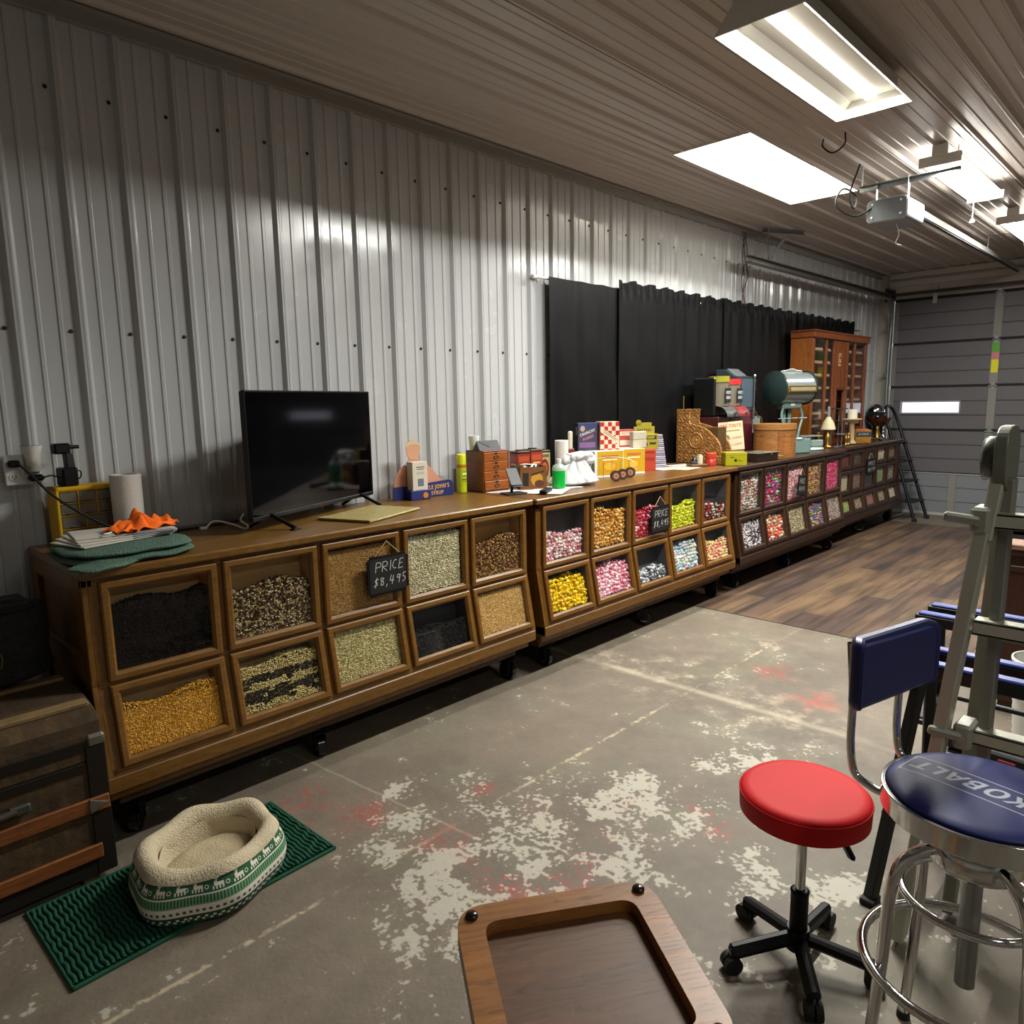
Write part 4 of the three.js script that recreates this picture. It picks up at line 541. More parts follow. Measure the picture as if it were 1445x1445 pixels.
{ // little chest of drawers with case and cup on it
  const t = thing('small_drawer_chest', 'small wooden chest with four drawers and heart cutouts', 'drawer chest', [3.065, Y0, 0.215], -0.1), wm = wood(0xb0601c, 0.4), W = 0.205, H = 0.25, D = 0.17;
  part('case', [box(-W / 2, -W / 2 + 0.009, 0, H, -D / 2, D / 2), box(W / 2 - 0.009, W / 2, 0, H, -D / 2, D / 2), box(-W / 2, W / 2, H - 0.009, H, -D / 2, D / 2), box(-W / 2, W / 2, 0, 0.009, -D / 2, D / 2), box(-W / 2, W / 2, 0, H, -D / 2, -D / 2 + 0.006)], wood(0x8a4414, 0.4), t);
  for (let i = 0; i < 4; i++) {
    const y = 0.011 + i * 0.0575, d = sub('drawer', t, [0, y, 0]); part('drawer_front', box(-W / 2 + 0.01, W / 2 - 0.01, 0, 0.0555, D / 2 - 0.012, D / 2 + (i === 0 ? 0.006 : 0.001), 0.002), wm, d);
    const zf = D / 2 + (i === 0 ? 0.0062 : 0.0012); part('heart_cutout', [cyl(0.006, 0.006, 0.001, -0.005, 0.049, zf, 12, 'z'), cyl(0.006, 0.006, 0.001, 0.005, 0.049, zf, 12, 'z'), ext([[-0.011, 0.049], [0.011, 0.049], [0, 0.037]], 0.001).translate(0, 0, zf - 0.0005)], M(0x241006, 0.8), d);
    const ring = tube([[-0.012, 0.018, 0], [-0.018, 0.025, 0], [-0.012, 0.032, 0], [0.012, 0.032, 0], [0.018, 0.025, 0], [0.012, 0.018, 0]], 0.0022, 40, 6, true).translate(0, 0, zf + 0.002); part('label_pull', ring, M(0x3a2a18, 0.5, { metalness: 0.5 }), d);
  }
  const c = thing('glasses_case', 'grey triangular folding glasses case on wooden chest', 'case', [3.055, Y0 + 0.2505, 0.225], -0.1); part('case_body', ext([[-0.033, 0], [0.033, 0], [0.0, 0.058]], 0.165, 0.002).translate(0, 0, -0.0825).rotateY(PI / 2), M(0x3a3b3f, 0.6), c); part('flap', ext([[0.0, 0.0], [0.13, 0], [0.065, 0.04]], 0.002).translate(-0.065, 0, 0).rotateX(-0.53).rotateX(PI).translate(0, 0.052, 0.006), M(0x2f3034, 0.6), c);
  const k = thing('paper_cup', 'white paper cup standing behind the glasses case', 'cup', [3.0, Y0 + 0.2505, 0.165]); part('cup', lathe([[0, 0.003], [0.026, 0], [0.034, 0.085], [0.036, 0.087], [0.033, 0.085], [0.025, 0.004], [0, 0.004]]), mat.white, k);
}
{ // tins and picture box
  const art = txt(200, 240, '#8e2f1c', [['rect', '#b04a2a', 20, 20, 160, 40], ['disc', '#3a1d14', 100, 150, 62, 54], ['disc', '#7c2a1a', 100, 150, 40, 34], ['rect', '#d8b070', 40, 74, 120, 12]]), art2 = txt(200, 240, '#a99a6c', [['disc', '#5a2016', 100, 130, 74, 78], ['disc', '#c2562a', 100, 130, 50, 54], ['disc', '#2a1a14', 100, 130, 26, 28], ['rect', '#6a5a3a', 20, 14, 160, 24]]);
  const spots = [['rusty red coffee tin nearest the wooden chest', [3.37, Y0, 0.2], -0.2, art, 0x6f2c1c, 0.21], ['red tin with dark round label between two others', [3.49, Y0, 0.2], -0.15, art, 0x8a2f1c, 0.215], ['olive tin with sunburst label beside red tins', [3.605, Y0, 0.165], -0.1, art2, 0x7c6f4a, 0.2]];
  for (const [l, p, r, a, c, h] of spots) { const t = carton('tin', l, 'tin', p, r, [0.1, h, 0.09], c, { front: a, side: a, rough: 0.4, group: 'old tins' }); part('lid', cbox(0.106, 0.014, 0.096, 0, h, 0, 0.004), M(0x3a2a22, 0.45, { metalness: 0.3 }), t); part('lid_rim', cyl(0.03, 0.03, 0.008, 0, h + 0.014, 0, 20), M(0x4a3a30, 0.45, { metalness: 0.3 }), t); }
  const t = thing('picture_box', 'open brown box printed with a jug holding papers', 'box', [3.3, Y0, 0.355], -0.6), bm = M(0x5b3a1e, 0.6), W = 0.17, H = 0.14; for (const s of [-1, 1]) { part('box_wall', box(s > 0 ? W / 2 - 0.004 : -W / 2, s > 0 ? W / 2 : -W / 2 + 0.004, 0, H, -W / 2, W / 2, 0.001), bm, t); part('box_wall', box(-W / 2, W / 2, 0, H, s > 0 ? W / 2 - 0.004 : -W / 2, s > 0 ? W / 2 : -W / 2 + 0.004, 0.001), bm, t); } part('box_floor', box(-W / 2, W / 2, 0, 0.004, -W / 2, W / 2, 0.001), bm, t);
  print(t, txt(220, 200, '#7a4a1c', [['rect', '#1c1612', 20, 50, 50, 120], ['disc', '#c8902c', 140, 110, 50, 60], ['poly', '#3a2414', 90, 60, 200, 30, 206, 44, 96, 78], ['disc', '#5a2c14', 160, 150, 40, 34]]), W * 0.97, H * 0.97, [0, H / 2, W / 2 + 0.0008], [0, 0, 0], { name: 'jug_print' });
  const n = thing('paper_scrap', 'crumpled white receipts sticking out of picture box', 'paper', [3.3, Y0 + 0.115, 0.355], 0.3); part('receipt', [grid(14, 10, (u, v) => [(u - 0.5) * 0.1, 0.03 * Math.sin(u * 5) + 0.012 * Math.sin(v * 9), (v - 0.5) * 0.07])], mat.paper, n); part('receipt', [grid(14, 10, (u, v) => [(u - 0.4) * 0.09, 0.02 + 0.02 * Math.sin(u * 6 + 1), (v - 0.6) * 0.06])], mat.paper, n);
}
{
  const t = thing('phone_stand', 'black angled phone stand on the counter joint', 'stand', [3.03, Y0, 0.47], -0.3); part('foot_plate', ext(rrect(0.14, 0.11, 0.02), 0.008, 0.002).rotateX(-PI / 2), mat.black2, t); part('post', beam([-0.01, 0.008, -0.01], [0.0, 0.085, -0.005], 0.016, 0.01), mat.black, t); part('cradle', [ext(rrect(0.075, 0.12, 0.008), 0.007, 0.002).rotateX(-0.65).translate(0.0, 0.1, 0.0)], M(0x2a2b2d, 0.5), t); part('ledge', box(-0.035, 0.035, 0.045, 0.052, 0.035, 0.06), mat.black2, t);
  const labels = ['loose white sheet under the phone stand', 'loose white sheet under the green bottle', 'loose white sheet beneath the black remote']; [[3.13, 0.36, 0.3], [3.42, 0.46, -0.25], [3.24, 0.56, 0.5]].forEach(([x, z, r], i) => { const p = thing('paper_sheet', labels[i], 'paper', [x, Y0 + i * 0.0016, z], r, 'loose sheets'); part('sheet', box(-0.14, 0.14, 0, 0.0012, -0.108, 0.108, 0.0002), mat.paper, p); });
  const r = thing('remote_control', 'black remote control at the counter edge', 'remote', [3.17, Y0 + 0.005, 0.6], 0.5); part('handset', ext(rrect(0.17, 0.045, 0.016), 0.02, 0.004).rotateX(-PI / 2), mat.black, r); part('buttons', Array.from({ length: 10 }, (_, i) => cyl(0.005, 0.004, 0.002, -0.05 + (i % 5) * 0.022, 0.0195, i < 5 ? -0.009 : 0.009, 8)), M(0x3a3b3f, 0.5), r);
  const b = thing('liquid_bottle', 'clear plastic bottle of bright green liquid', 'bottle', [3.37, Y0 + 0.0048, 0.53]); part('plastic', lathe([[0.041, 0.111], [0.041, 0.125], [0.034, 0.142], [0.015, 0.152], [0.014, 0.165]]), MP(0xe2ebe6, 0.25, { transmission: 0.55, thickness: 0 }), b); part('green_liquid', lathe([[0, 0.0], [0.038, -0.0005], [0.0415, 0.005], [0.0415, 0.11], [0.038, 0.1105], [0, 0.1105]]), M(0x0ca63c, 0.25), b); part('cap', cyl(0.016, 0.016, 0.022, 0, 0.16, 0, 20), M(0xd8d8d4, 0.5), b);
}
{ // knotted carrier bag
  const t = thing('plastic_bag', 'knotted white plastic carrier bag on candy counter', 'bag', [3.58, Y0, 0.47], -0.5), pm = MP(0xe8e8ea, 0.35, { side: THREE.DoubleSide, transmission: 0.25, thickness: 0 }); t.scale.set(1.22, 1.02, 1.1);
  part('bag_body', grid(96, 44, (u, v) => { const a = u * 2 * PI, r = v < 0.08 ? 0.128 * Math.pow(v / 0.08, 0.5) : v < 0.74 ? 0.128 - 0.086 * Math.pow((v - 0.08) / 0.66, 1.25) : v < 0.9 ? 0.042 + 0.022 * sst(0.74, 0.86, v) : 0.064 * Math.sqrt(Math.max(0, 1 - Math.pow((v - 0.9) / 0.1, 2))), pl = 0.02 + 0.13 * sst(0.25, 0.72, v) * (1 - sst(0.78, 1, v)), w = 1 + pl * Math.sin(a * 9 + 2 * Math.sin(v * 5)) + 0.05 * Math.sin(a * 4 + v * 9) + 0.03 * Math.sin(a * 15 - v * 19); return [Math.cos(a) * r * w * 1.05 + 0.05 * v * v, 0.004 + v * 0.205 + 0.006 * Math.sin(a * 3 + v * 6) * v, Math.sin(a) * r * w * 0.8]; }), pm, t);
  for (const [ox, oy, sx, tl] of [[-0.022, 0.165, 1, 0.5], [0.085, 0.168, 0.9, -0.6]]) part('bag_ear', [grid(32, 16, (u, v) => { const a = u * 2 * PI, r = Math.sin(v * PI) * (1 + 0.18 * Math.sin(a * 5 + v * 6)); return [Math.cos(a) * r * 0.05 * sx, (v - 0.5) * 0.075 + 0.006 * Math.sin(a * 3), Math.sin(a) * r * 0.03]; }).rotateZ(tl).translate(ox, oy, 0)], pm, t);
}
{ // three little barrel-shaped pieces
  const face = txt(128, 128, '#4a2f26', [['disc', '#8a5a40', 64, 64, 46], ['disc', '#c29a74', 64, 64, 34], ['rect', '#4a2f26', 40, 52, 48, 8], ['rect', '#4a2f26', 40, 74, 48, 6], ['disc', '#6a4030', 64, 64, 8]]), labels = ['small round wooden spool nearest the plastic bag', 'small round wooden spool standing between two others', 'small round wooden spool beside yellow carton'];
  [[3.92, 0.56], [4.04, 0.53], [4.17, 0.5]].forEach(([x, z], i) => { const t = thing('wooden_spool', labels[i], 'spool', [x, Y0, z], -0.75, 'round spools'); part('rim', cyl(0.036, 0.036, 0.03, 0, 0.036, 0, 26, 'z'), M(0x3a241c, 0.5), t); const m = raw('face_print', new THREE.CircleGeometry(0.032, 26).translate(0, 0.036, 0.0156), M(0xffffff, 0.5, { map: face }), t); });
  const r = thing('wire_rack', 'thin wire rack behind the round spools', 'rack', [4.0, Y0, 0.47], -0.75); const q = []; for (let i = 0; i < 5; i++) q.push(bar([-0.12 + i * 0.06, 0.002, 0], [-0.12 + i * 0.06, 0.13, 0], 0.0016, 6)); part('uprights', q, mat.steel, r); part('top_wire', tube([[-0.15, 0.003, 0.05], [-0.13, 0.13, 0], [0.13, 0.13, 0], [0.16, 0.06, 0.06]], 0.002, 30, 6), mat.steel, r);
}
{ // cartons
  const yel = txt(256, 256, '#c79f14', [['rect', '#e8e6df', 0, 0, 22, 256], ['rect', '#e8e6df', 0, 236, 256, 20], ['disc', '#d88a14', 134, 150, 70, 56], ['disc', '#d6b432', 134, 150, 50, 38], ['rect', '#c06a2a', 60, 40, 150, 26], ['rect', '#f3ead0', 70, 80, 130, 10]]), grey = txt(64, 64, '#9f9d92', []);
  carton('carton', 'yellow and white carton under the checkerboard box', 'box', [4.13, Y0, 0.28], -0.35, [0.24, 0.185, 0.2], 0xd9d5c8, { front: yel, side: grey, group: 'yellow cartons' }); carton('carton', 'yellow and white carton beside orange box', 'box', [4.4, Y0, 0.3], -0.35, [0.21, 0.185, 0.19], 0xe2ded2, { front: yel, side: grey, group: 'yellow cartons' });
  const chk = canvasTex(256, 320, (x, w, h) => { x.fillStyle = '#d9cbb0'; x.fillRect(0, 0, w, h); x.fillStyle = '#b3201e'; const n = 5, s = w / n; for (let i = 0; i < n; i++) for (let j = 0; j < 8; j++) if ((i + j) % 2 === 0) x.fillRect(i * s, j * s, s, s); x.fillStyle = '#d9cbb0'; x.save(); x.translate(w / 2, h / 2); x.rotate(0.55); x.fillRect(-170, -26, 340, 52); x.fillStyle = '#5a5a44'; x.fillRect(-120, -14, 240, 6); x.fillRect(-100, 2, 200, 6); x.restore(); });
  carton('checkerboard_box', 'red and cream checkerboard feed carton on yellow carton', 'box', [4.2, Y0 + 0.186, 0.28], -0.55, [0.145, 0.2, 0.1], 0xc9b79c, { front: chk, side: txt(64, 64, '#b58a76', [['rect', '#9c5a50', 10, 6, 44, 50]]) });
  const ck = txt(256, 300, '#3f3a52', [['rect', '#2a3a6a', 0, 0, 256, 60], ['rect', '#7a5a8a', 20, 210, 210, 60], ['CRUNCHY', '#d8d0d8', 128, 120, 44, 'bold', -0.3], ['FLAKES', '#c9788a', 140, 175, 44, 'bold', -0.3], ['disc', '#b59a7c', 60, 60, 32]]);
  carton('cereal_box', 'purple and blue old cereal box beside checkerboard box', 'box', [4.06, Y0 + 0.186, 0.2], -0.5, [0.15, 0.195, 0.05], 0x4a4460, { front: ck, side: txt(32, 64, '#3a2f44', [['rect', '#a89a8a', 6, 8, 20, 20]]) });
  const br = thing('hand_brush', 'dark hand brush with pale handle leaning on wall', 'brush', [3.88, Y0, 0.2], -0.4); part('handle', box(-0.017, 0.017, 0.2, 0.33, -0.01, 0.01, 0.008), M(0xcfc4b0, 0.6), br); part('brush_head', box(-0.026, 0.026, 0.0, 0.21, -0.02, 0.02, 0.006), M(0x6a1f1a, 0.6), br);
  carton('red_carton', 'red and cream carton lying under the yellow signs', 'box', [4.52, Y0 + 0.186, 0.2], -0.5, [0.13, 0.13, 0.09], 0xb0483c, { front: txt(200, 200, '#a53a30', [['rect', '#d9cdb8', 10, 20, 180, 46], ['BUTTER', '#a53a30', 100, 56, 38], ['rect', '#c9b8a0', 10, 120, 180, 60]]) });
  const st = ['small cream carton stacked on yellow carton', 'flat cream carton under the small one']; [0.186, 0.246].forEach((y, i) => carton('cream_carton', st[1 - i], 'box', [4.5, Y0 + y, 0.34], -0.5, [0.11, 0.058, 0.06], 0xb8b09c, { group: 'cream cartons' }));
  carton('orange_box', 'orange-red printed box beneath yellow display cartons', 'box', [4.68, Y0, 0.28], -0.6, [0.14, 0.16, 0.1], 0xc23a1c, { front: txt(200, 220, '#b53a20', [['BUTTER', '#3a1a14', 100, 120, 44, 'bold'], ['rect', '#7c2414', 20, 20, 160, 20]]), side: txt(64, 64, '#a9401f', []) });
  const yb = txt(256, 200, '#9c8f1c', [['rect', '#2a2a20', 20, 20, 216, 50], ['BATTERY', '#d8cc3a', 128, 58, 40], ['disc', '#4a441c', 90, 140, 40], ['rect', '#2a2a20', 150, 110, 80, 30]]);
  const ys = carton('yellow_display_box', 'yellow and black battery carton on orange box', 'box', [4.7, Y0 + 0.161, 0.27], -0.6, [0.17, 0.115, 0.1], 0xa8991c, { front: yb, side: txt(100, 100, '#9a8c1a', [['rect', '#2a2a20', 12, 14, 70, 22]]) }); part('header_card', [box(-0.085, 0.085, 0.115, 0.17, -0.03, -0.026, 0.001), box(-0.06, 0.06, 0.17, 0.2, -0.03, -0.026, 0.001), cyl(0.022, 0.022, 0.004, -0.045, 0.2, -0.028, 16, 'z')], M(0x968a1c, 0.6), ys); print(ys, txt(256, 80, '#968a1c', [['BATTERY', '#1c1c14', 128, 58, 46]]), 0.16, 0.05, [0, 0.143, -0.0252], [0, 0, 0], { name: 'header_print' });
  const mg = thing('newspaper_stack', 'tall leaning pile of folded grey newspapers', 'newspaper', [4.88, Y0, 0.24], -0.5); for (let i = 0; i < 16; i++) { const p = part('folded_paper', box(-0.075 + i * 0.0022, 0.075 - i * 0.002, i * 0.0165, i * 0.0165 + 0.015, -0.06, 0.06 - i * 0.001, 0.004), M([0x8d8a9c, 0xa3a0ae, 0x77748a, 0x9a96a2][i % 4], 0.85), mg); p.rotation.y = rr(-0.06, 0.06); }
  const fl = ['flat printed pamphlet near the ink bottles', 'loose pale leaflet beside the orange box', 'loose grey leaflet under the carved register']; [[4.95, 0.46, 0.1, 0xb8a890], [4.85, 0.38, -0.3, 0xa8a39a], [5.12, 0.34, -0.2, 0x9c9a98]].forEach(([x, z, r, c], i) => { const p = thing('leaflet', fl[i], 'paper', [x, Y0 + i * 0.0016, z], r, 'flat leaflets'); part('sheet', box(-0.13, 0.13, 0, 0.0013, -0.09, 0.09, 0.0002), M(c, 0.85), p); });
}
{ // cash register: carved side panels, body behind
  const t = thing('cash_register', 'antique cash register with carved golden side panel', 'cash register', [5.4, Y0, 0.112]), bm = M(0x9a6a34, 0.42, { metalness: 0.35, bumpMap: rep(softTex, 14), bumpScale: 0.012 });
  const prof = new THREE.Shape(); prof.moveTo(-0,0); prof.lineTo(-0.42,0); prof.lineTo(-0.42,0.12); prof.bezierCurveTo(-0.405,0.2,-0.36,0.22,-0.33,0.25); prof.bezierCurveTo(-0.28,0.3,-0.22,0.31,-0.13,0.33); prof.lineTo(-0.12,0.35); prof.lineTo(-0.125,0.425); prof.lineTo(-0.135,0.45); prof.lineTo(-0.0,0.45); prof.closePath();
  for (const x of [0, 0.16]) part('side_panel', ext(prof, 0.02, 0.004).rotateY(PI / 2).translate(x, 0, 0), bm, t);
  part('rosette', [new THREE.TorusGeometry(0.06, 0.006, 8, 30).rotateY(PI / 2).translate(-0.002, 0.19, 0.19), new THREE.TorusGeometry(0.04, 0.004, 8, 26).rotateY(PI / 2).translate(-0.002, 0.19, 0.19), new THREE.SphereGeometry(0.016, 12, 8).scale(0.5, 1, 1).translate(0, 0.19, 0.19), ...Array.from({ length: 8 }, (_, i) => new THREE.SphereGeometry(0.011, 8, 6).scale(0.5, 1, 1).translate(0, 0.19 + 0.028 * Math.sin(i * PI / 4), 0.19 + 0.028 * Math.cos(i * PI / 4)))], M(0xb8864a, 0.4, { metalness: 0.35 }), t);
  part('scroll_relief', Array.from({ length: 26 }, (_, i) => { const a = [[0.04, 0.05], [0.1, 0.05], [0.16, 0.05], [0.22, 0.05], [0.28, 0.05], [0.34, 0.05], [0.04, 0.12], [0.04, 0.2], [0.04, 0.28], [0.04, 0.36], [0.09, 0.38], [0.3, 0.2], [0.33, 0.14], [0.1, 0.28], [0.16, 0.28], [0.24, 0.26], [0.09, 0.32], [0.38, 0.05], [0.09, 0.12], [0.29, 0.11], [0.38, 0.11], [0.07, 0.24], [0.07, 0.16], [0.2, 0.1], [0.26, 0.1], [0.14, 0.1]][i]; return new THREE.TorusGeometry(0.015, 0.0035, 6, 14).rotateY(PI / 2).translate(-0.001, a[1], a[0]); }), M(0xb8864a, 0.4, { metalness: 0.35 }), t);
  part('body', box(0.02, 0.16, 0, 0.3, 0.01, 0.38), M(0x5a4020, 0.5, { metalness: 0.3 }), t); part('top_sign', box(0.02, 0.16, 0.3, 0.38, 0.02, 0.1), M(0x6a4f2a, 0.5), t); part('finial_rod', bar([0.01, 0.45, 0.06], [0.01, 0.56, 0.06], 0.006, 8), mat.brass, t);
}
{
  const t = thing('ink_tray', 'small wooden tray holding ink bottles', 'tray', [5.13, Y0, 0.47], -0.5); part('tray_base', cbox(0.14, 0.022, 0.09, 0, 0, 0, 0.004), wood(0x7a5a34), t);
  const a = thing('ink_bottle', 'squat black ink bottle on wooden tray', 'bottle', [5.1, Y0 + 0.0225, 0.465]); part('bottle', lathe([[0, 0], [0.024, 0], [0.026, 0.004], [0.026, 0.03], [0.014, 0.04], [0.014, 0.05], [0, 0.05]]), M(0x16181c, 0.2), a); part('label', cyl(0.0264, 0.0264, 0.018, 0, 0.007, 0, 20), M(0x4a4d55, 0.6), a); part('stopper', cyl(0.012, 0.012, 0.018, 0, 0.05, 0, 14), M(0x5a5a4a, 0.5), a);
  const b = thing('glue_pot', 'cream paper labelled pot on wooden tray', 'bottle', [5.165, Y0 + 0.0225, 0.475]); part('pot', cyl(0.024, 0.024, 0.06, 0, 0, 0, 20), M(0xcfc6aa, 0.6), b); part('lid', cyl(0.02, 0.018, 0.012, 0, 0.06, 0, 18), M(0xb5a989, 0.6), b);
  const r = thing('red_canister', 'small orange-red lidded canister beside yellow tin', 'canister', [5.245, Y0, 0.53]); part('can', lathe([[0, 0], [0.04, 0], [0.041, 0.003], [0.041, 0.065], [0, 0.065]]), M(0xa82c1a, 0.4), r); part('lid', lathe([[0.043, 0.064], [0.043, 0.1], [0.038, 0.106], [0, 0.106]]), M(0xb53820, 0.4), r);
  const y = carton('yellow_tin_box', 'yellow hinged tin box with small black emblem', 'tin', [5.42, Y0, 0.638], -0.75, [0.175, 0.105, 0.11], 0x989112, { rough: 0.4, front: txt(300, 180, '#a39c14', [['disc', '#2a2614', 140, 110, 20, 22], ['rect', '#2a2614', 60, 60, 60, 10], ['rect', '#2a2614', 170, 112, 60, 8]]) }); part('lid_seam', cbox(0.178, 0.006, 0.113, 0, 0.085, 0, 0.001), M(0x9c940e, 0.4), y);
  const g = thing('display_case', 'low dark box with glass lid beside cheese box', 'case', [5.9, Y0, 0.61], -0.15); part('case_body', cbox(0.3, 0.07, 0.2, 0, 0, 0), wood(0x30221a, 0.4), g); part('glass_lid', cbox(0.31, 0.005, 0.21, 0, 0.07, 0, 0.001), MP(0x9aa08c, 0.1, { transmission: 0.4, thickness: 0 }), g); part('clasp', cbox(0.02, 0.02, 0.006, 0.05, 0.05, 0.102), mat.brass, g);
  const wk = thing('wood_block', 'small tan wood block by cheese box', 'block', [6.12, Y0, 0.69], -0.4); part('block', cbox(0.09, 0.035, 0.05), wood(0x9a6a38), wk); part('knob', cyl(0.008, 0.008, 0.01, 0, 0.035, 0, 10), mat.brass, wk);
}
{ // sign card, vending machines, slot cabinet
  const t = thing('advert_card', 'cream advertising card propped against maroon machine', 'sign', [5.66, Y0 + 0.1, 0.5], -0.75); t.rotation.x = -0.12; part('card', box(-0.105, 0.105, 0, 0.24, -0.003, 0, 0.001), M(0xcbb894, 0.8), t); print(t, txt(300, 340, '#cdbb98', [['TES-TINTS', '#a8261c', 150, 66, 56], ['rect', '#8a7a5c', 40, 100, 220, 14], ['disc', '#77684c', 80, 180, 46, 30], ['FINE THINGS', '#8a3a22', 170, 210, 34, 'italic bold', -0.08], ['AT 5 CENTS', '#8a3a22', 180, 290, 34, 'italic bold', -0.08]]), 0.205, 0.235, [0, 0.12, 0.0008], [0, 0, 0], { name: 'card_print' }); part('card_rest', [box(-0.1, 0.1, -0.096, 0.0, -0.02, 0.0, 0.001)], M(0x6a5a44, 0.8), t);
  const price = canvasTex(128, 160, (x, w, h) => { x.fillStyle = '#15161a'; x.fillRect(0, 0, w, h); x.strokeStyle = '#c9ccd2'; x.lineWidth = 5; x.font = 'italic 44px sans-serif'; x.lineWidth = 3; x.strokeText('PRICE', 8, 64); x.strokeText('$650', 16, 122); });
  const vend = (x, label, body, lip, rim, h, jar) => {
    const v = thing('vending_machine', label, 'vending machine', [x, Y0, 0.14], 0, 'countertop vending machines'), W = 0.2, D = 0.25;
    part('base', box(-W / 2, W / 2, 0, 0.38, 0, D, 0.01), M(0x3c1a1c, 0.35), v); part('chute', grid(14, 4, (u, q) => { const a = u * PI / 2; return [(q - 0.5) * W, 0.38 + 0.09 * Math.cos(a), D - 0.02 + 0.1 * Math.sin(a)]; }), new THREE.MeshStandardMaterial({ color: lip, roughness: 0.35, side: THREE.DoubleSide }), v);
    part('case', box(-W / 2, W / 2, 0.38, 0.38 + h, 0, D - 0.04, 0.012), M(body, 0.35), v);
    part('jar_glass', [cyl(0.085, 0.085, h * 0.62, 0, 0.47, D - 0.06, 24)], MP(0xa8a08c, 0.1, { transmission: 0.6, thickness: 0 }), v); part('jar_filling', cyl(0.075, 0.075, h * 0.45, 0, 0.475, D - 0.06, 20), M(jar, 0.7), v); part('jar_lid', [cyl(0.09, 0.09, 0.05, 0, 0.38 + h - 0.04, D - 0.06, 24)], M(rim, 0.4), v); part('coin_knob', cyl(0.014, 0.014, 0.02, 0.03, 0.41, D + 0.085, 14, 'z'), mat.chrome, v);
    part('price_tag', box(-0.05, 0.05, 0.5, 0.62, D + 0.026, D + 0.03, 0.001), M(0x15161a, 0.6), v); print(v, price, 0.094, 0.115, [0, 0.56, D + 0.0312], [0, 0, 0], { name: 'tag_writing' });
  };
  vend(5.71, 'black countertop vending machine with yellow rimmed jar', 0x0f1011, 0x4a4a4a, 0x8a8424, 0.33, 0x5a5248); vend(5.92, 'black countertop vending machine with red rimmed jar', 0x121213, 0x7a2a2a, 0xb0282c, 0.31, 0x6a4a3c);
  const m = thing('coin_machine', 'tall blue-grey coin machine on maroon base with lever', 'coin machine', [6.19, Y0, 0.112]); m.scale.z = 0.8; part('maroon_base', box(-0.14, 0.14, 0, 0.42, 0, 0.3, 0.015), M(0x4a1a22, 0.28), m); const bl = M(0x2f3a41, 0.4, { metalness: 0.2 });
  part('upper_case', ext([[0, 0.42], [-0.3, 0.42], [-0.3, 0.72], [-0.22, 0.73], [-0.12, 0.79], [0.0, 0.79]], 0.26, 0.006).rotateY(PI / 2).translate(-0.13, 0, 0), bl, m); part('top_plate', box(-0.1, 0.1, 0, 0.004, 0, 0.13).rotateX(0.54).translate(0, 0.795, 0.115), M(0x62686a, 0.4, { metalness: 0.3 }), m);
  part('front_plate', box(-0.11, 0.1, 0.45, 0.7, 0.3, 0.306), M(0x4a5a66, 0.38, { metalness: 0.2 }), m); part('lever', [bar([0.11, 0.42, 0.32], [0.11, 0.72, 0.32], 0.007, 10), box(0.095, 0.125, 0.34, 0.44, 0.31, 0.325)], mat.steel, m); part('lever_knob', new THREE.SphereGeometry(0.018, 14, 10).translate(0.11, 0.73, 0.32), mat.chrome, m); part('key_chain', tube([[0.11, 0.7, 0.335], [0.105, 0.66, 0.335], [0.115, 0.6, 0.335]], 0.004, 20, 6), M(0x2a2a30, 0.4), m);
  const c = thing('cheese_box', 'large round bentwood cheese box with lid', 'box', [6.35, Y0, 0.55]), wm = wood(0xa8703a, 0.5); part('drum', cyl(0.182, 0.182, 0.29, 0, 0, 0, 56), wm, c); part('lid', cyl(0.188, 0.188, 0.05, 0, 0.25, 0, 56), wood(0xb07a42, 0.5), c); const seam = []; for (let i = 0; i < 9; i++) seam.push(new THREE.SphereGeometry(0.005, 6, 5).translate(0.183 * Math.sin(-0.95 + (i % 2) * 0.02), 0.03 + i * 0.024, 0.183 * Math.cos(-0.95 + (i % 2) * 0.02))); part('tacks', seam, M(0x3a2a1a, 0.5), c); part('seam_strip', new THREE.CylinderGeometry(0.1835, 0.1835, 0.25, 12, 1, true, -1.0, 0.35).translate(0, 0.125, 0), wood(0x9c6430, 0.5), c);
  const pm = thing('small_mirror', 'small gold scalloped frame behind cheese box', 'frame', [6.6, Y0 + 0.0, 0.2], -0.7); part('backing', box(-0.09, 0.09, 0.2, 0.36, -0.006, 0, 0.001), M(0x6a7270, 0.7), pm); part('frame_rim', tube([[-0.1, 0.19, 0], [-0.1, 0.34, 0], [-0.06, 0.36, 0], [-0.04, 0.4, 0], [0, 0.42, 0], [0.04, 0.4, 0], [0.06, 0.36, 0], [0.1, 0.34, 0], [0.1, 0.19, 0]], 0.006, 60, 7), mat.brass, pm); part('easel', [beam([0, 0.3, -0.01], [0, 0.0, -0.08], 0.03, 0.006), beam([-0.08, 0.2, 0], [-0.08, 0.0, 0.02], 0.01, 0.006), beam([0.08, 0.2, 0], [0.08, 0.0, 0.02], 0.01, 0.006)], M(0x4a3a2a, 0.6), pm);
}
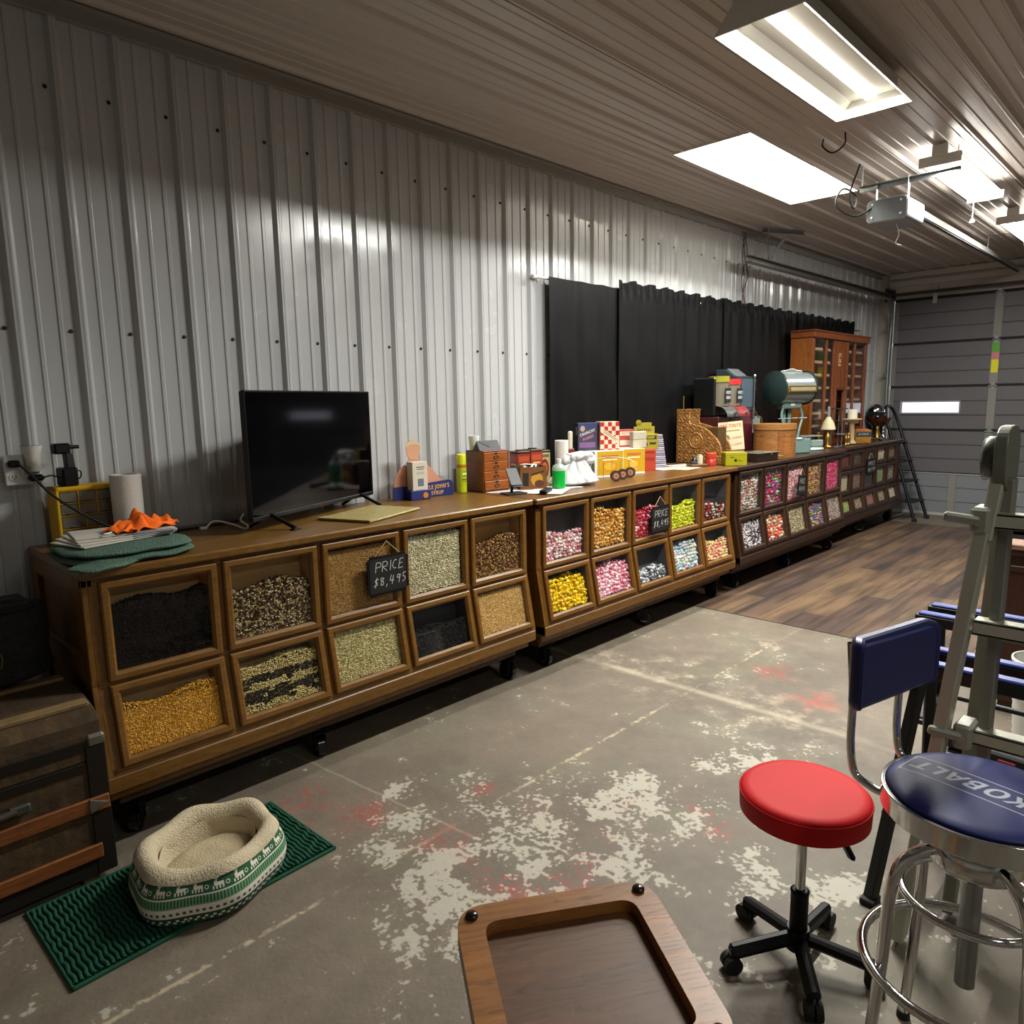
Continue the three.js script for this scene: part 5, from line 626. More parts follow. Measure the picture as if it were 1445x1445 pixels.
{ // cylinder scale
  const t = thing('cylinder_scale', 'pale green cylinder counter scale on splayed legs', 'scale', [6.89, Y0, 0.44], -0.38), gr = M(0x6c837e, 0.32), L = 0.37, R = 0.148, y = 0.62;
  part('barrel', [cyl(R, R, L, 0, y, 0, 44, 'x')], M(0x949f9d, 0.22, { metalness: 0.5 }), t); part('end_disc', lathe([[0, 0.05], [0.06, 0.045], [R + 0.012, 0.014], [R + 0.016, 0], [0, 0]], 40).rotateZ(PI / 2).translate(-L / 2, y, 0), M(0x22302e, 0.25), t); part('end_disc', lathe([[0, 0.05], [0.06, 0.045], [R + 0.012, 0.014], [R + 0.016, 0], [0, 0]], 40).rotateZ(-PI / 2).translate(L / 2, y, 0), M(0x22302e, 0.25), t);
  part('reading_window', [box(-L / 2 + 0.02, L / 2, y - 0.045, y + 0.02, R - 0.01, R + 0.014, 0.004)], mat.brass, t); part('window_glass', box(-L / 2 + 0.04, L / 2 - 0.02, y - 0.03, y + 0.005, R + 0.013, R + 0.016, 0.001), M(0x8a8468, 0.15), t);
  part('crest', ext((() => { const s = new THREE.Shape(); s.moveTo(-0.14, 0); s.lineTo(0.14, 0); s.quadraticCurveTo(0.14, 0.03, 0.1, 0.03); s.quadraticCurveTo(0.06, 0.028, 0.04, 0.04); s.quadraticCurveTo(0, 0.052, -0.04, 0.04); s.quadraticCurveTo(-0.06, 0.028, -0.1, 0.03); s.quadraticCurveTo(-0.14, 0.03, -0.14, 0); return s; })(), 0.02, 0.003).translate(0, y + R - 0.012, 0.0), M(0xb5bcbc, 0.3, { metalness: 0.7 }), t);
  part('yoke', box(-0.12, 0.12, y - R - 0.05, y - R + 0.02, -0.05, 0.05, 0.012), gr, t); part('badge', box(-0.03, 0.02, y - R - 0.02, y - R + 0.0, 0.05, 0.053), mat.white, t);
  for (const s of [-1, 1]) { part('leg', [tube([[s * 0.1, y - R - 0.02, 0.03], [s * 0.13, y - R - 0.12, 0.04], [s * 0.09, y - R - 0.24, 0.05], [s * 0.07, 0.14, 0.05]], 0.012, 30, 8)], gr, t); part('leg', [beam([s * 0.04, y - R - 0.03, -0.03], [s * 0.02, 0.14, -0.03], 0.035, 0.02)], gr, t); }
  part('cross_rod', cyl(0.006, 0.006, 0.36, 0, y - R - 0.14, 0.05, 10, 'x'), mat.steel, t); part('scale_base', [ext(rrect(0.34, 0.3, 0.05), 0.14, 0.01).rotateX(-PI / 2)], gr, t); part('weighing_pan', cyl(0.16, 0.15, 0.012, 0, 0.14, 0, 36), mat.steel, t);
  const p = thing('platform_scale', 'low green platform scale with round pan', 'scale', [7.4, Y0, 0.43], -0.5), g2 = M(0x84968f, 0.32); part('round_base', lathe([[0, 0], [0.15, 0], [0.155, 0.01], [0.14, 0.025], [0, 0.03]], 40), M(0xb4c4c0, 0.3), p); part('housing', box(-0.02, 0.13, 0.03, 0.1, -0.08, 0.08, 0.012), g2, p); part('column', [cyl(0.02, 0.02, 0.1, -0.08, 0.03, 0.02, 14)], g2, p); part('beam_plate', box(-0.14, 0.12, 0.13, 0.145, -0.07, 0.07, 0.004), g2, p); part('slider', box(0.1, 0.13, 0.1, 0.17, -0.02, 0.02, 0.005), mat.brass, p);
}
{ // small things near the door
  const b = thing('oil_lamp', 'small brass lamp with cream pleated shade', 'lamp', [7.79, Y0, 0.48]); part('lamp_base', lathe([[0, 0], [0.05, 0], [0.05, 0.01], [0.02, 0.025], [0.035, 0.09], [0.03, 0.13], [0.012, 0.16], [0.012, 0.2], [0, 0.2]]), mat.brass, b); part('shade', lathe([[0.075, 0.19], [0.05, 0.27], [0.028, 0.3], [0.02, 0.32]], 24), new THREE.MeshStandardMaterial({ color: 0xcabf9c, roughness: 0.7, side: THREE.DoubleSide }), b); part('chimney', cyl(0.014, 0.012, 0.12, 0, 0.31, 0, 14), MP(0xe8eef0, 0.05, { transmission: 0.8, thickness: 0 }), b);
  const r = thing('display_stand', 'tiered chrome display stand with three posts', 'stand', [7.99, Y0, 0.5], 0.2); part('foot_ring', cyl(0.1, 0.1, 0.01, 0, 0, 0, 30), mat.steel, r); for (let i = 0; i < 3; i++) part('post', cyl(0.007, 0.007, 0.4, 0.06 * Math.cos(i * 2.1), 0, 0.06 * Math.sin(i * 2.1), 10), mat.steel, r); for (const y of [0.13, 0.27, 0.4]) part('tier', lathe([[0, 0], [0.1, 0], [0.1, 0.008], [0, 0.008]], 30).translate(0, y, 0), y === 0.13 ? mat.steel : mat.chrome, r);
  const k = thing('figurine', 'pair of small brass figures below the tiered stand', 'figurine', [8.2, Y0, 0.52]); for (const x of [0, 0.07]) part('figure', lathe([[0, 0], [0.028, 0], [0.026, 0.012], [0.012, 0.03], [0.022, 0.06], [0.024, 0.085], [0.01, 0.1], [0.016, 0.115], [0.012, 0.13], [0, 0.134]], 18).translate(x, 0, 0), mat.brass, k);
  const c = thing('candle_stand', 'cream pillar candle standing on a wooden pedestal', 'candle', [8.42, Y0, 0.5]); part('pedestal', lathe([[0, 0], [0.06, 0], [0.05, 0.02], [0.03, 0.05], [0.026, 0.24], [0.1, 0.27], [0.1, 0.285], [0, 0.285]]), M(0xb59c74, 0.6), c); part('candle', cyl(0.05, 0.05, 0.1, 0, 0.285, 0, 24), M(0xd9d2c0, 0.6), c);
  const g = thing('glass_cloche', 'clear glass cloche over a teal ornament', 'cloche', [8.9, Y0 + 0.0, 0.49]); part('glass_dome', lathe([[0.075, 0.015], [0.075, 0.14], [0.06, 0.2], [0.03, 0.23], [0, 0.24]], 28), mat.glass, g); part('wood_base', cyl(0.09, 0.085, 0.015, 0, 0, 0, 28), wood(0x4a3020), g); part('ornament', lathe([[0, 0.016], [0.04, 0.016], [0.045, 0.06], [0.02, 0.1], [0.03, 0.13], [0, 0.15]], 18), M(0x1c6a5a, 0.3), g);
  const w = thing('wooden_crate', 'small tan wooden box with slate name board', 'box', [8.66, Y0, 0.51], -0.75), cm = wood(0xa8782e); for (const s of [-1, 1]) { part('crate_side', box(s * 0.09 - 0.006, s * 0.09 + 0.006, 0, 0.15, -0.07, 0.07), cm, w); part('crate_side', box(-0.09, 0.09, 0, 0.15, s * 0.07 - 0.006, s * 0.07 + 0.006), cm, w); } part('crate_floor', box(-0.09, 0.09, 0, 0.01, -0.07, 0.07), cm, w); part('slate_board', box(-0.085, 0.085, 0.08, 0.13, 0.078, 0.083), M(0x2a3236, 0.6), w); print(w, canvasTex(200, 60, (x, a, h) => { x.fillStyle = '#2a3236'; x.fillRect(0, 0, a, h); x.font = 'italic 40px sans-serif'; x.fillStyle = '#aab4b8'; x.fillText('$2 EACH', 16, 44); }), 0.16, 0.045, [0, 0.105, 0.0838], [0, 0, 0], { name: 'slate_writing' });
  part('orange_lining', box(-0.08, 0.08, 0.14, 0.16, -0.06, 0.06, 0.01), M(0xb5502a, 0.8), w);
  const bl = thing('fluted_bowl', 'dark amber fluted glass bowl on pedestal foot', 'bowl', [9.43, Y0, 0.45]); part('bowl', grid(56, 16, (u, v) => { const a = u * 2 * PI, R = (0.03 + 0.125 * Math.pow(v, 0.8)) * (1 + 0.08 * v * Math.sin(a * 9)); return [Math.cos(a) * R, 0.17 + 0.1 * v * v + 0.02 * v * Math.sin(a * 9), Math.sin(a) * R]; }), new THREE.MeshStandardMaterial({ color: 0x4a2812, roughness: 0.12, metalness: 0.4, side: THREE.DoubleSide }), bl); part('stem', lathe([[0, 0], [0.07, 0], [0.06, 0.012], [0.018, 0.03], [0.028, 0.09], [0.016, 0.12], [0.03, 0.17], [0, 0.17]]), mat.brass, bl);
  const hh = thing('chrome_coffee_urn', 'black and chrome domed machine at counter end', 'urn', [9.69, Y0, 0.33]); part('urn_body', lathe([[0, 0], [0.09, 0], [0.09, 0.02], [0.05, 0.05], [0.1, 0.12], [0.12, 0.22], [0.11, 0.33], [0, 0.33]]), M(0x14161f, 0.15), hh); part('dome', new THREE.SphereGeometry(0.11, 28, 12, 0, PI * 2, 0, PI / 2).scale(1, 0.9, 1).translate(0, 0.33, 0), mat.chrome, hh); part('spout', tube([[-0.06, 0.08, 0.08], [-0.1, 0.06, 0.13], [-0.11, 0.02, 0.15]], 0.014, 16, 8), mat.chrome, hh); for (let i = 0; i < 5; i++) part('bead', new THREE.SphereGeometry(0.026 - i * 0.002, 14, 10).translate(-0.05, 0.08 + i * 0.045, 0.115), mat.chrome, hh);
  const tg = thing('tongs', 'scatter of black handled tongs at counter end', 'tongs', [9.18, Y0, 0.56], 0.3); for (let i = 0; i < 4; i++) part('arm', bar([-0.1 + i * 0.03, 0.01 + i * 0.004, 0.02], [0.08 + i * 0.01, 0.03, -0.05 + i * 0.02], 0.006, 8), i % 2 ? mat.steel : mat.blackGloss, tg);
}
{ // tall glazed cabinet
  const t = thing('glass_front_cabinet', 'tall reddish cabinet with glazed spool columns and centre door', 'cabinet', [7.62, Y0, 0.115]), wm = wood(0x86451a, 0.42), wd2 = wood(0x5c2e14, 0.42), W = 1.6, H = 1.2, D = 0.235;
  part('side', box(0, 0.022, 0, H, 0, D), wood(0x935316, 0.45), t, true); part('side', box(W - 0.022, W, 0, H, 0, D), wm, t, true); part('back', box(0.02, W - 0.02, 0, H, 0, 0.012), wd2, t); part('cornice', [box(-0.02, W + 0.02, H - 0.06, H, 0, D + 0.025, 0.006), box(-0.03, W + 0.03, H, H + 0.018, 0, D + 0.035, 0.006)], wm, t); part('plinth', box(0, W, 0, 0.07, 0.012, D), wm, t); part('inner_shelf', box(0.022, W - 0.022, 0.07, 0.082, 0.012, D - 0.02), wd2, t);
  const cols = [[0.05, 0.36], [0.4, 0.58], [1.02, 1.2], [1.24, 1.55]];
  for (const x of [0.022, 0.36, 0.58, 0.98, 1.2, 1.55]) part('stile', box(x, x + 0.04 > W ? W : x + 0.042, 0.07, H - 0.06, D - 0.024, D), wm, t, true);
  for (const [a, b] of cols) {
    part('glass_pane', box(a, b, 0.07, H - 0.06, D - 0.012, D - 0.0105, 0.0002), mat.glass, t);
    for (let k = 0; k < 7; k++) { const y = 0.2 + k * 0.135; part('shelf', box(a, b, y, y + 0.01, 0.012, D - 0.03), wood(0x7a5030), t); part('label_strip', box(a + 0.02, b - 0.02, y + 0.008, y + 0.034, D - 0.034, D - 0.03, 0.001), M(0x9a8868, 0.7), t); }
  }
  part('centre_door', [box(0.63, 0.97, 0.62, H - 0.07, D - 0.02, D + 0.004)], wm, t, true); part('centre_door', [box(0.63, 0.7, 0.08, 0.62, D - 0.02, D + 0.004), box(0.9, 0.97, 0.08, 0.62, D - 0.02, D + 0.004)], wm, t, true); part('door_moulding', [box(0.78, 0.79, 0.62, H - 0.08, D + 0.003, D + 0.009), box(0.9, 0.91, 0.62, H - 0.08, D + 0.003, D + 0.009)], wd2, t); part('niche_shelf', box(0.7, 0.9, 0.6, 0.625, 0.012, D + 0.02), wd2, t); part('niche_shelf', box(0.7, 0.9, 0.18, 0.2, 0.012, D), wd2, t);
  print(t, txt(120, 200, '#b08a50', [['rect', '#6a4a24', 14, 20, 92, 14], ['rect', '#6a4a24', 24, 50, 72, 40], ['rect', '#6a4a24', 14, 110, 92, 10], ['rect', '#6a4a24', 20, 136, 80, 34]]), 0.1, 0.14, [0.75, 0.93, D + 0.0052], [0, 0, 0], { name: 'paper_label' });
}

// ---------- floor-standing things by the first counter ----------
{
  const t = thing('travel_trunk', 'worn old travel trunk with wooden slats and metal corners', 'trunk', [0.24, 0, 0.58]), W = 0.82, D = 0.55, H = 0.62;
  const skin = M(0x6b563a, 0.9, { map: dataTex(256, 256, (u, v) => { const k = 0.55 + 0.5 * fbm(u * 12, v * 12, 4, 12, 12), s = sst(0.6, 0.75, fbm(u * 30 + 3, v * 8, 3, 30, 8)); return [200 * k + 30 * s, 190 * k + 26 * s, 170 * k + 18 * s]; }), bumpMap: rep(softTex, 5), bumpScale: 0.004 }), slat = wood(0x96592a, 0.5), slatTop = wood(0x9c8258, 0.6), metal = MP(0x1f1a14, 0.75, { specularIntensity: 0.4 });
  part('body', box(-W / 2, W / 2, 0.03, 0.43, -D / 2, D / 2, 0.008), skin, t);
  const lid = []; for (let i = 0; i <= 14; i++) { const a = (i / 14) * PI; lid.push([-(D / 2) * Math.cos(a) * (1 - 0.0), 0.52 + 0.09 * Math.pow(Math.sin(a), 0.55)]); }
  part('lid', ext([[-D / 2, 0.435], [D / 2, 0.435], ...lid.reverse()], W, 0.004).rotateY(PI / 2).translate(-W / 2, 0, 0), skin, t);
  for (const y of [0.09, 0.255]) part('slat', box(-W / 2 + 0.02, W / 2 - (y > 0.2 ? 0.0 : 0.035), y, y + 0.05, D / 2, D / 2 + 0.014, 0.003), slat, t);
  for (const a of [0.27, 0.62]) { const z = (D / 2) * Math.cos(a * PI), y = 0.52 + 0.09 * Math.pow(Math.sin(a * PI), 0.55); part('lid_slat', box(-W / 2 + 0.01, W / 2 - 0.01, y - 0.006, y + 0.012, z - 0.025, z + 0.025, 0.004), slatTop, t); }
  part('edge_band', box(-W / 2, W / 2, 0.47, 0.505, D / 2 - 0.002, D / 2 + 0.005, 0.002), metal, t); part('edge_band', box(-W / 2, W / 2, 0.4, 0.43, D / 2 - 0.002, D / 2 + 0.005, 0.002), metal, t); part('edge_band', box(-W / 2, W / 2, 0.03, 0.085, D / 2 - 0.002, D / 2 + 0.005, 0.002), metal, t);
  part('corner_band', [box(W / 2 - 0.055, W / 2 + 0.004, 0.03, 0.5, D / 2 - 0.002, D / 2 + 0.007, 0.003), box(W / 2 - 0.003, W / 2 + 0.005, 0.03, 0.5, D / 2 - 0.055, D / 2 + 0.006, 0.003)], metal, t);
  part('corner_cap', [box(W / 2 - 0.05, W / 2 + 0.008, 0.475, 0.52, D / 2 - 0.04, D / 2 + 0.01, 0.01)], M(0x77746a, 0.4, { metalness: 0.8 }), t); part('slat_end', ext([[0, 0], [0.055, 0.025], [0, 0.05], [-0.004, 0.025]], 0.012, 0.002).scale(1, 1, 1).translate(W / 2 - 0.06, 0.255, D / 2 + 0.008), M(0x77746a, 0.4, { metalness: 0.8 }), t);
  part('handle', [tube([[-0.1, 0.35, D / 2 + 0.012], [-0.02, 0.353, D / 2 + 0.03], [0.07, 0.353, D / 2 + 0.03], [0.15, 0.35, D / 2 + 0.012]], 0.014, 24, 8)], M(0x2a1a18, 0.7), t); part('handle_loop', [box(0.13, 0.19, 0.335, 0.368, D / 2, D / 2 + 0.022, 0.006), box(-0.14, -0.08, 0.335, 0.368, D / 2, D / 2 + 0.022, 0.006)], M(0x4a4a42, 0.5, { metalness: 0.6 }), t);
  part('runner', [box(-W / 2 + 0.05, -W / 2 + 0.1, 0, 0.03, -D / 2, D / 2), box(W / 2 - 0.1, W / 2 - 0.05, 0, 0.03, -D / 2, D / 2)], mat.under, t);
  const b = thing('black_bag', 'soft black bag slumped on the travel trunk', 'bag', [0.345, 0.628, 0.4]), bm = M(0x0a0a0b, 0.75, { bumpMap: rep(softTex, 5), bumpScale: 0.01 });
  part('bag_body', grid(48, 28, (u, v) => { const a = u * 2 * PI, e = 6, cx = Math.cos(a), sx = Math.sin(a), R = 1 / Math.pow(Math.pow(Math.abs(cx), e) + Math.pow(Math.abs(sx), e), 1 / e), r = (v < 0.1 ? Math.pow(v / 0.1, 0.4) : v > 0.9 ? Math.sqrt(Math.max(0, 1 - Math.pow((v - 0.9) / 0.1, 2))) : 1) * (1 - 0.06 * v); return [cx * R * 0.28 * r * (1 + 0.03 * Math.sin(a * 5 + v * 7)), 0.0 + 0.29 * v + 0.012 * Math.sin(a * 4), sx * R * 0.13 * r]; }), bm, b);
  part('bag_flap', box(-0.235, 0.235, 0.255, 0.285, -0.1, 0.115, 0.014), bm, b); part('bag_handle', tube([[-0.1, 0.28, 0.0], [-0.08, 0.32, 0.02], [0.06, 0.325, 0.02], [0.1, 0.28, 0.0]], 0.012, 24, 8), bm, b); part('zip_tag', tube([[0.1, 0.15, 0.125], [0.115, 0.12, 0.13], [0.11, 0.08, 0.128]], 0.003, 14, 6), M(0x5a5a30, 0.5), b);
}
{ // bath mat and dog bed
  const t = thing('floor_mat', 'dark green ribbed chenille mat under the dog bed', 'mat', [0.81, 0.0, 1.075], 0.03), gm = M(0x0c4a34, 0.95);
  part('backing', box(-0.42, 0.42, 0, 0.006, -0.225, 0.225, 0.002), gm, t); const ribs = []; for (let i = 0; i < 52; i++) { const x = -0.408 + i * 0.016; ribs.push(tube(Array.from({ length: 23 }, (_, k) => [x + 0.0028 * Math.sin(k * 1.9 + i), 0.009 + 0.0015 * Math.sin(k * 2.3 + i * 2), -0.215 + k * 0.01955]), 0.0062, 46, 5)); } const rb = part('pile_ribs', ribs, gm, t); rb.userData.kind = 'stuff'; part('hem', [box(-0.424, 0.424, 0, 0.011, -0.23, -0.22), box(-0.424, 0.424, 0, 0.011, 0.22, 0.23), box(-0.424, -0.414, 0, 0.011, -0.23, 0.23), box(0.414, 0.424, 0, 0.011, -0.23, 0.23)], gm, t);
  const knit = canvasTex(1024, 256, (x, w, h) => {
    const px = 8, C = ['#dcd7c8', '#2c5a3a', '#6f9a72', '#1f4630']; x.fillStyle = C[0]; x.fillRect(0, 0, w, h);
    const row = (y, n, c) => { x.fillStyle = c; x.fillRect(0, y * px, w, n * px); };
    row(0, 1, C[0]); row(1, 9, C[1]); row(10, 1, C[0]); row(11, 6, C[2]); row(17, 1, C[0]); row(18, 6, C[0]); row(24, 1, C[3]); row(25, 7, C[3]);
    const deer = ['..x...x..', '...xxx...', '....x....', '....xx...', 'xxxxxx...', 'xxxxxx...', 'x.x.x.x..', 'x.x.x.x..'];
    x.fillStyle = C[0]; for (let i = 0; i < 10; i++) { deer.forEach((r, j) => [...r].forEach((ch, k) => { if (ch === 'x') x.fillRect((i * 13 + k) * px, (1 + j) * px, px, px); })); x.strokeStyle = C[0]; x.lineWidth = 4; x.beginPath(); x.arc((i * 13 + 10.6) * px, 6.6 * px, 9, 0, 7); x.stroke(); }
    x.fillStyle = C[1]; for (let i = 0; i < 128; i += 2) { x.fillRect(i * px, 11 * px, px, 5 * px); } x.fillStyle = '#4a4c4e'; for (let i = 0; i < 128; i += 4) { x.fillRect(i * px, 20 * px, px * 2, px * 2); } x.fillStyle = C[0]; for (let i = 0; i < 128; i += 5) { x.fillRect(i * px, 26 * px, px * 2, px * 2); x.fillRect((i + 2) * px, 28 * px, px * 2, px * 2); }
  }); knit.wrapS = THREE.RepeatWrapping; knit.repeat.set(2.4, 1);
  const b = thing('dog_bed', 'round cream fleece dog bed with green knitted pattern', 'pet bed', [0.86, 0.012, 1.13], 0.4), fl = M(0xcabb9e, 0.98, { bumpMap: rep(noiseTex, 9), bumpScale: 0.004 });
  const A = 0.255, B = 0.225, lob = (a) => 1 + 0.035 * Math.cos(a * 6 + 0.4);
  const outer = grid(120, 20, (u, v) => { const a = u * 2 * PI, q = v * PI * 0.62 - 0.5, r = 0.83 + 0.17 * Math.cos(q * 1.15 - 0.35), y = 0.003 + 0.14 * v; return [Math.cos(a) * A * r * lob(a), y, Math.sin(a) * B * r * lob(a)]; });
  raw('knit_cover', clean(outer, true), new THREE.MeshStandardMaterial({ map: knit, roughness: 0.95, side: THREE.DoubleSide }), b);
  part('fleece_rim', grid(120, 22, (u, v) => { const a = u * 2 * PI, th = 0.45 + v * PI * 1.0, cr = 0.79 - 0.02 * v, w = 0.17, x = cr + w * Math.cos(th) * 0.85 * 1.0; return [Math.cos(a) * A * x * lob(a), 0.112 + 0.05 * Math.sin(th) + 0.005 * Math.sin(a * 6 + 2), Math.sin(a) * B * x * lob(a)]; }), fl, b);
  part('fleece_wall', grid(96, 10, (u, v) => { const a = u * 2 * PI, r = 0.63 - 0.06 * v + 0.012 * Math.sin(a * 6); return [Math.cos(a) * A * r, 0.125 - 0.085 * v, Math.sin(a) * B * r]; }), new THREE.MeshStandardMaterial({ color: 0xcabb9e, roughness: 0.98, side: THREE.DoubleSide, bumpMap: rep(noiseTex, 9), bumpScale: 0.004 }), b);
  part('cushion', grid(48, 20, (u, v) => { const a = u * 2 * PI, r = 0.66 * v; return [Math.cos(a) * A * r, 0.085 - 0.035 * Math.pow(v, 4) + 0.008 * v * Math.sin(v * 9) * Math.cos(a * 2), Math.sin(a) * B * r]; }).scale(1, 1, 1), new THREE.MeshStandardMaterial({ color: 0xbfae8e, roughness: 0.98, side: THREE.DoubleSide, bumpMap: rep(noiseTex, 9), bumpScale: 0.004 }), b);
  part('bed_base', cyl(0.205, 0.215, 0.03, 0, 0.0, 0, 40).scale(1, 1, 0.9), M(0x2c3a30, 0.9), b);
}
// ---------- stools and ladder ----------
{
  const t = thing('red_stool', 'round red vinyl stool on gas lift column', 'stool', [1.843, 0, 2.706]);
  part('seat', lathe([[0, 0.528], [0.14, 0.528], [0.158, 0.525], [0.167, 0.516], [0.169, 0.506], [0.167, 0.46], [0.159, 0.454], [0, 0.454]], 64), mat.redVinyl, t); part('seat_piping', new THREE.TorusGeometry(0.1675, 0.003, 8, 64).rotateX(PI / 2).translate(0, 0.511, 0), mat.redVinyl, t); part('seat_plate', box(-0.08, 0.08, 0.433, 0.456, -0.08, 0.08), mat.black, t);
  part('gas_piston', cyl(0.0135, 0.0135, 0.25, 0, 0.2, 0, 22), mat.chrome, t); part('column_sleeve', lathe([[0.024, 0.06], [0.024, 0.215], [0.026, 0.222], [0.02, 0.226], [0.014, 0.226]], 24), mat.black, t);
  part('lift_lever', [tube([[0.02, 0.44, 0.03], [0.03, 0.43, 0.06], [0.04, 0.4, 0.085]], 0.006, 16, 7), beam([0.04, 0.405, 0.085], [0.055, 0.34, 0.115], 0.03, 0.014, 0.006)], mat.black, t);
  for (let i = 0; i < 5; i++) { const a = i * 1.2566 + 2.54, c = Math.cos(a), s = Math.sin(a); part('base_leg', [beam([c * 0.02, 0.08, s * 0.02], [c * 0.2, 0.058, s * 0.2], 0.04, 0.03, 0.008)], mat.black, t); const k = sub('caster', t, [c * 0.195, 0, s * 0.195], [0, -a, 0]); part('wheel', [cyl(0.025, 0.025, 0.018, 0, 0.025, -0.012, 16, 'z'), cyl(0.025, 0.025, 0.018, 0, 0.025, 0.012, 16, 'z')], mat.rubber, k); part('stem', cyl(0.006, 0.006, 0.04, 0, 0.03, 0, 8), mat.steel, k); }
  part('base_hub', cyl(0.035, 0.03, 0.06, 0, 0.05, 0, 20), mat.black, t);
}
{
  const t = thing('shop_stool', 'navy swivel bar stool with chrome rim and backrest', 'stool', [1.693, 0, 3.13], -0.25), SY = 0.74;
  part('chrome_rim', lathe([[0.18, SY - 0.003], [0.1865, SY - 0.003], [0.1878, SY - 0.0045], [0.188, SY - 0.006], [0.188, SY - 0.047], [0.1878, SY - 0.0485], [0.1865, SY - 0.05], [0.185, SY - 0.0502], [0.12, SY - 0.0505], [0.0, SY - 0.0505]], 72), mat.chrome, t);
  const logo = canvasTex(1024, 1024, (x, w, h) => { x.fillStyle = '#131c58'; x.fillRect(0, 0, w, h); x.strokeStyle = '#a4a7b0'; x.fillStyle = '#a4a7b0'; x.lineWidth = 9; x.strokeRect(90, 390, 844, 236); x.font = 'italic bold 170px sans-serif'; x.textAlign = 'center'; x.textBaseline = 'middle'; x.fillText('KOBALT', 560, 515); x.lineWidth = 12; x.beginPath(); x.arc(190, 508, 62, 0, 7); x.stroke(); x.beginPath(); x.moveTo(160, 470); x.lineTo(160, 546); x.moveTo(220, 470); x.lineTo(165, 508); x.lineTo(220, 546); x.stroke(); });
  { const g = clean(lathe([[0, SY + 0.015], [0.1, SY + 0.0145], [0.15, SY + 0.011], [0.172, SY + 0.005], [0.182, SY - 0.006], [0, SY - 0.006]], 72)), p = g.attributes.position, uv = [], th = PI / 2 - 0.2 + 0.25; for (let i = 0; i < p.count; i++) { const x = p.getX(i), z = p.getZ(i); uv.push(0.5 + (x * Math.cos(th) - z * Math.sin(th)) / 0.364, 0.5 + (-x * Math.sin(th) - z * Math.cos(th)) / 0.364); } g.setAttribute('uv', new THREE.Float32BufferAttribute(uv, 2)); raw('seat_pad', g, MP(0xffffff, 0.5, { map: logo, specularIntensity: 0.6 }), t); }
  part('swivel_plate', [cbox(0.16, 0.016, 0.16, 0, SY - 0.07, 0), cyl(0.05, 0.06, 0.03, 0, SY - 0.1, 0, 24)], mat.black, t); part('hub', lathe([[0, SY - 0.16], [0.085, SY - 0.16], [0.09, SY - 0.15], [0.09, SY - 0.12], [0.08, SY - 0.1], [0.04, SY - 0.095], [0, SY - 0.095]], 40), mat.chrome, t); part('screw_post', cyl(0.02, 0.02, 0.3, 0, SY - 0.45, 0, 20), mat.steel, t);
  for (let i = 0; i < 4; i++) { const a = i * PI / 2 + 0.55, c = Math.cos(a), s = Math.sin(a), P = (r, y) => [c * r, y, s * r]; part('leg', tube([P(0.05, SY - 0.13), P(0.1, SY - 0.125), P(0.15, SY - 0.15), P(0.172, SY - 0.2), P(0.185, 0.35), P(0.215, 0.012)], 0.0125, 60, 10), mat.chrome, t); part('leg_tip', cyl(0.016, 0.015, 0.02, c * 0.216, 0, s * 0.216, 14), mat.rubber, t); }
  part('foot_ring', new THREE.TorusGeometry(0.205, 0.011, 12, 72).rotateX(PI / 2).translate(0, 0.33, 0), mat.chrome, t); part('upper_ring', new THREE.TorusGeometry(0.135, 0.009, 10, 60).rotateX(PI / 2).translate(0, 0.5, 0), mat.chrome, t);
  for (const s of [-1, 1]) part('back_upright', tube([[s * 0.085, SY - 0.045, -0.1], [s * 0.087, SY - 0.045, -0.19], [s * 0.09, SY - 0.03, -0.225], [s * 0.092, SY + 0.02, -0.238], [s * 0.093, SY + 0.15, -0.24], [s * 0.094, SY + 0.28, -0.25]], 0.009, 50, 10), mat.chrome, t);
  const pad = ext(rrect(0.312, 0.165, 0.032), 0.034, 0.01), pp = pad.attributes.position; for (let i = 0; i < pp.count; i++) pp.setZ(i, pp.getZ(i) + 2.1 * pp.getX(i) * pp.getX(i)); pad.computeVertexNormals(); part('backrest', pad.translate(0, SY + 0.226, -0.262), mat.navy, t);
}
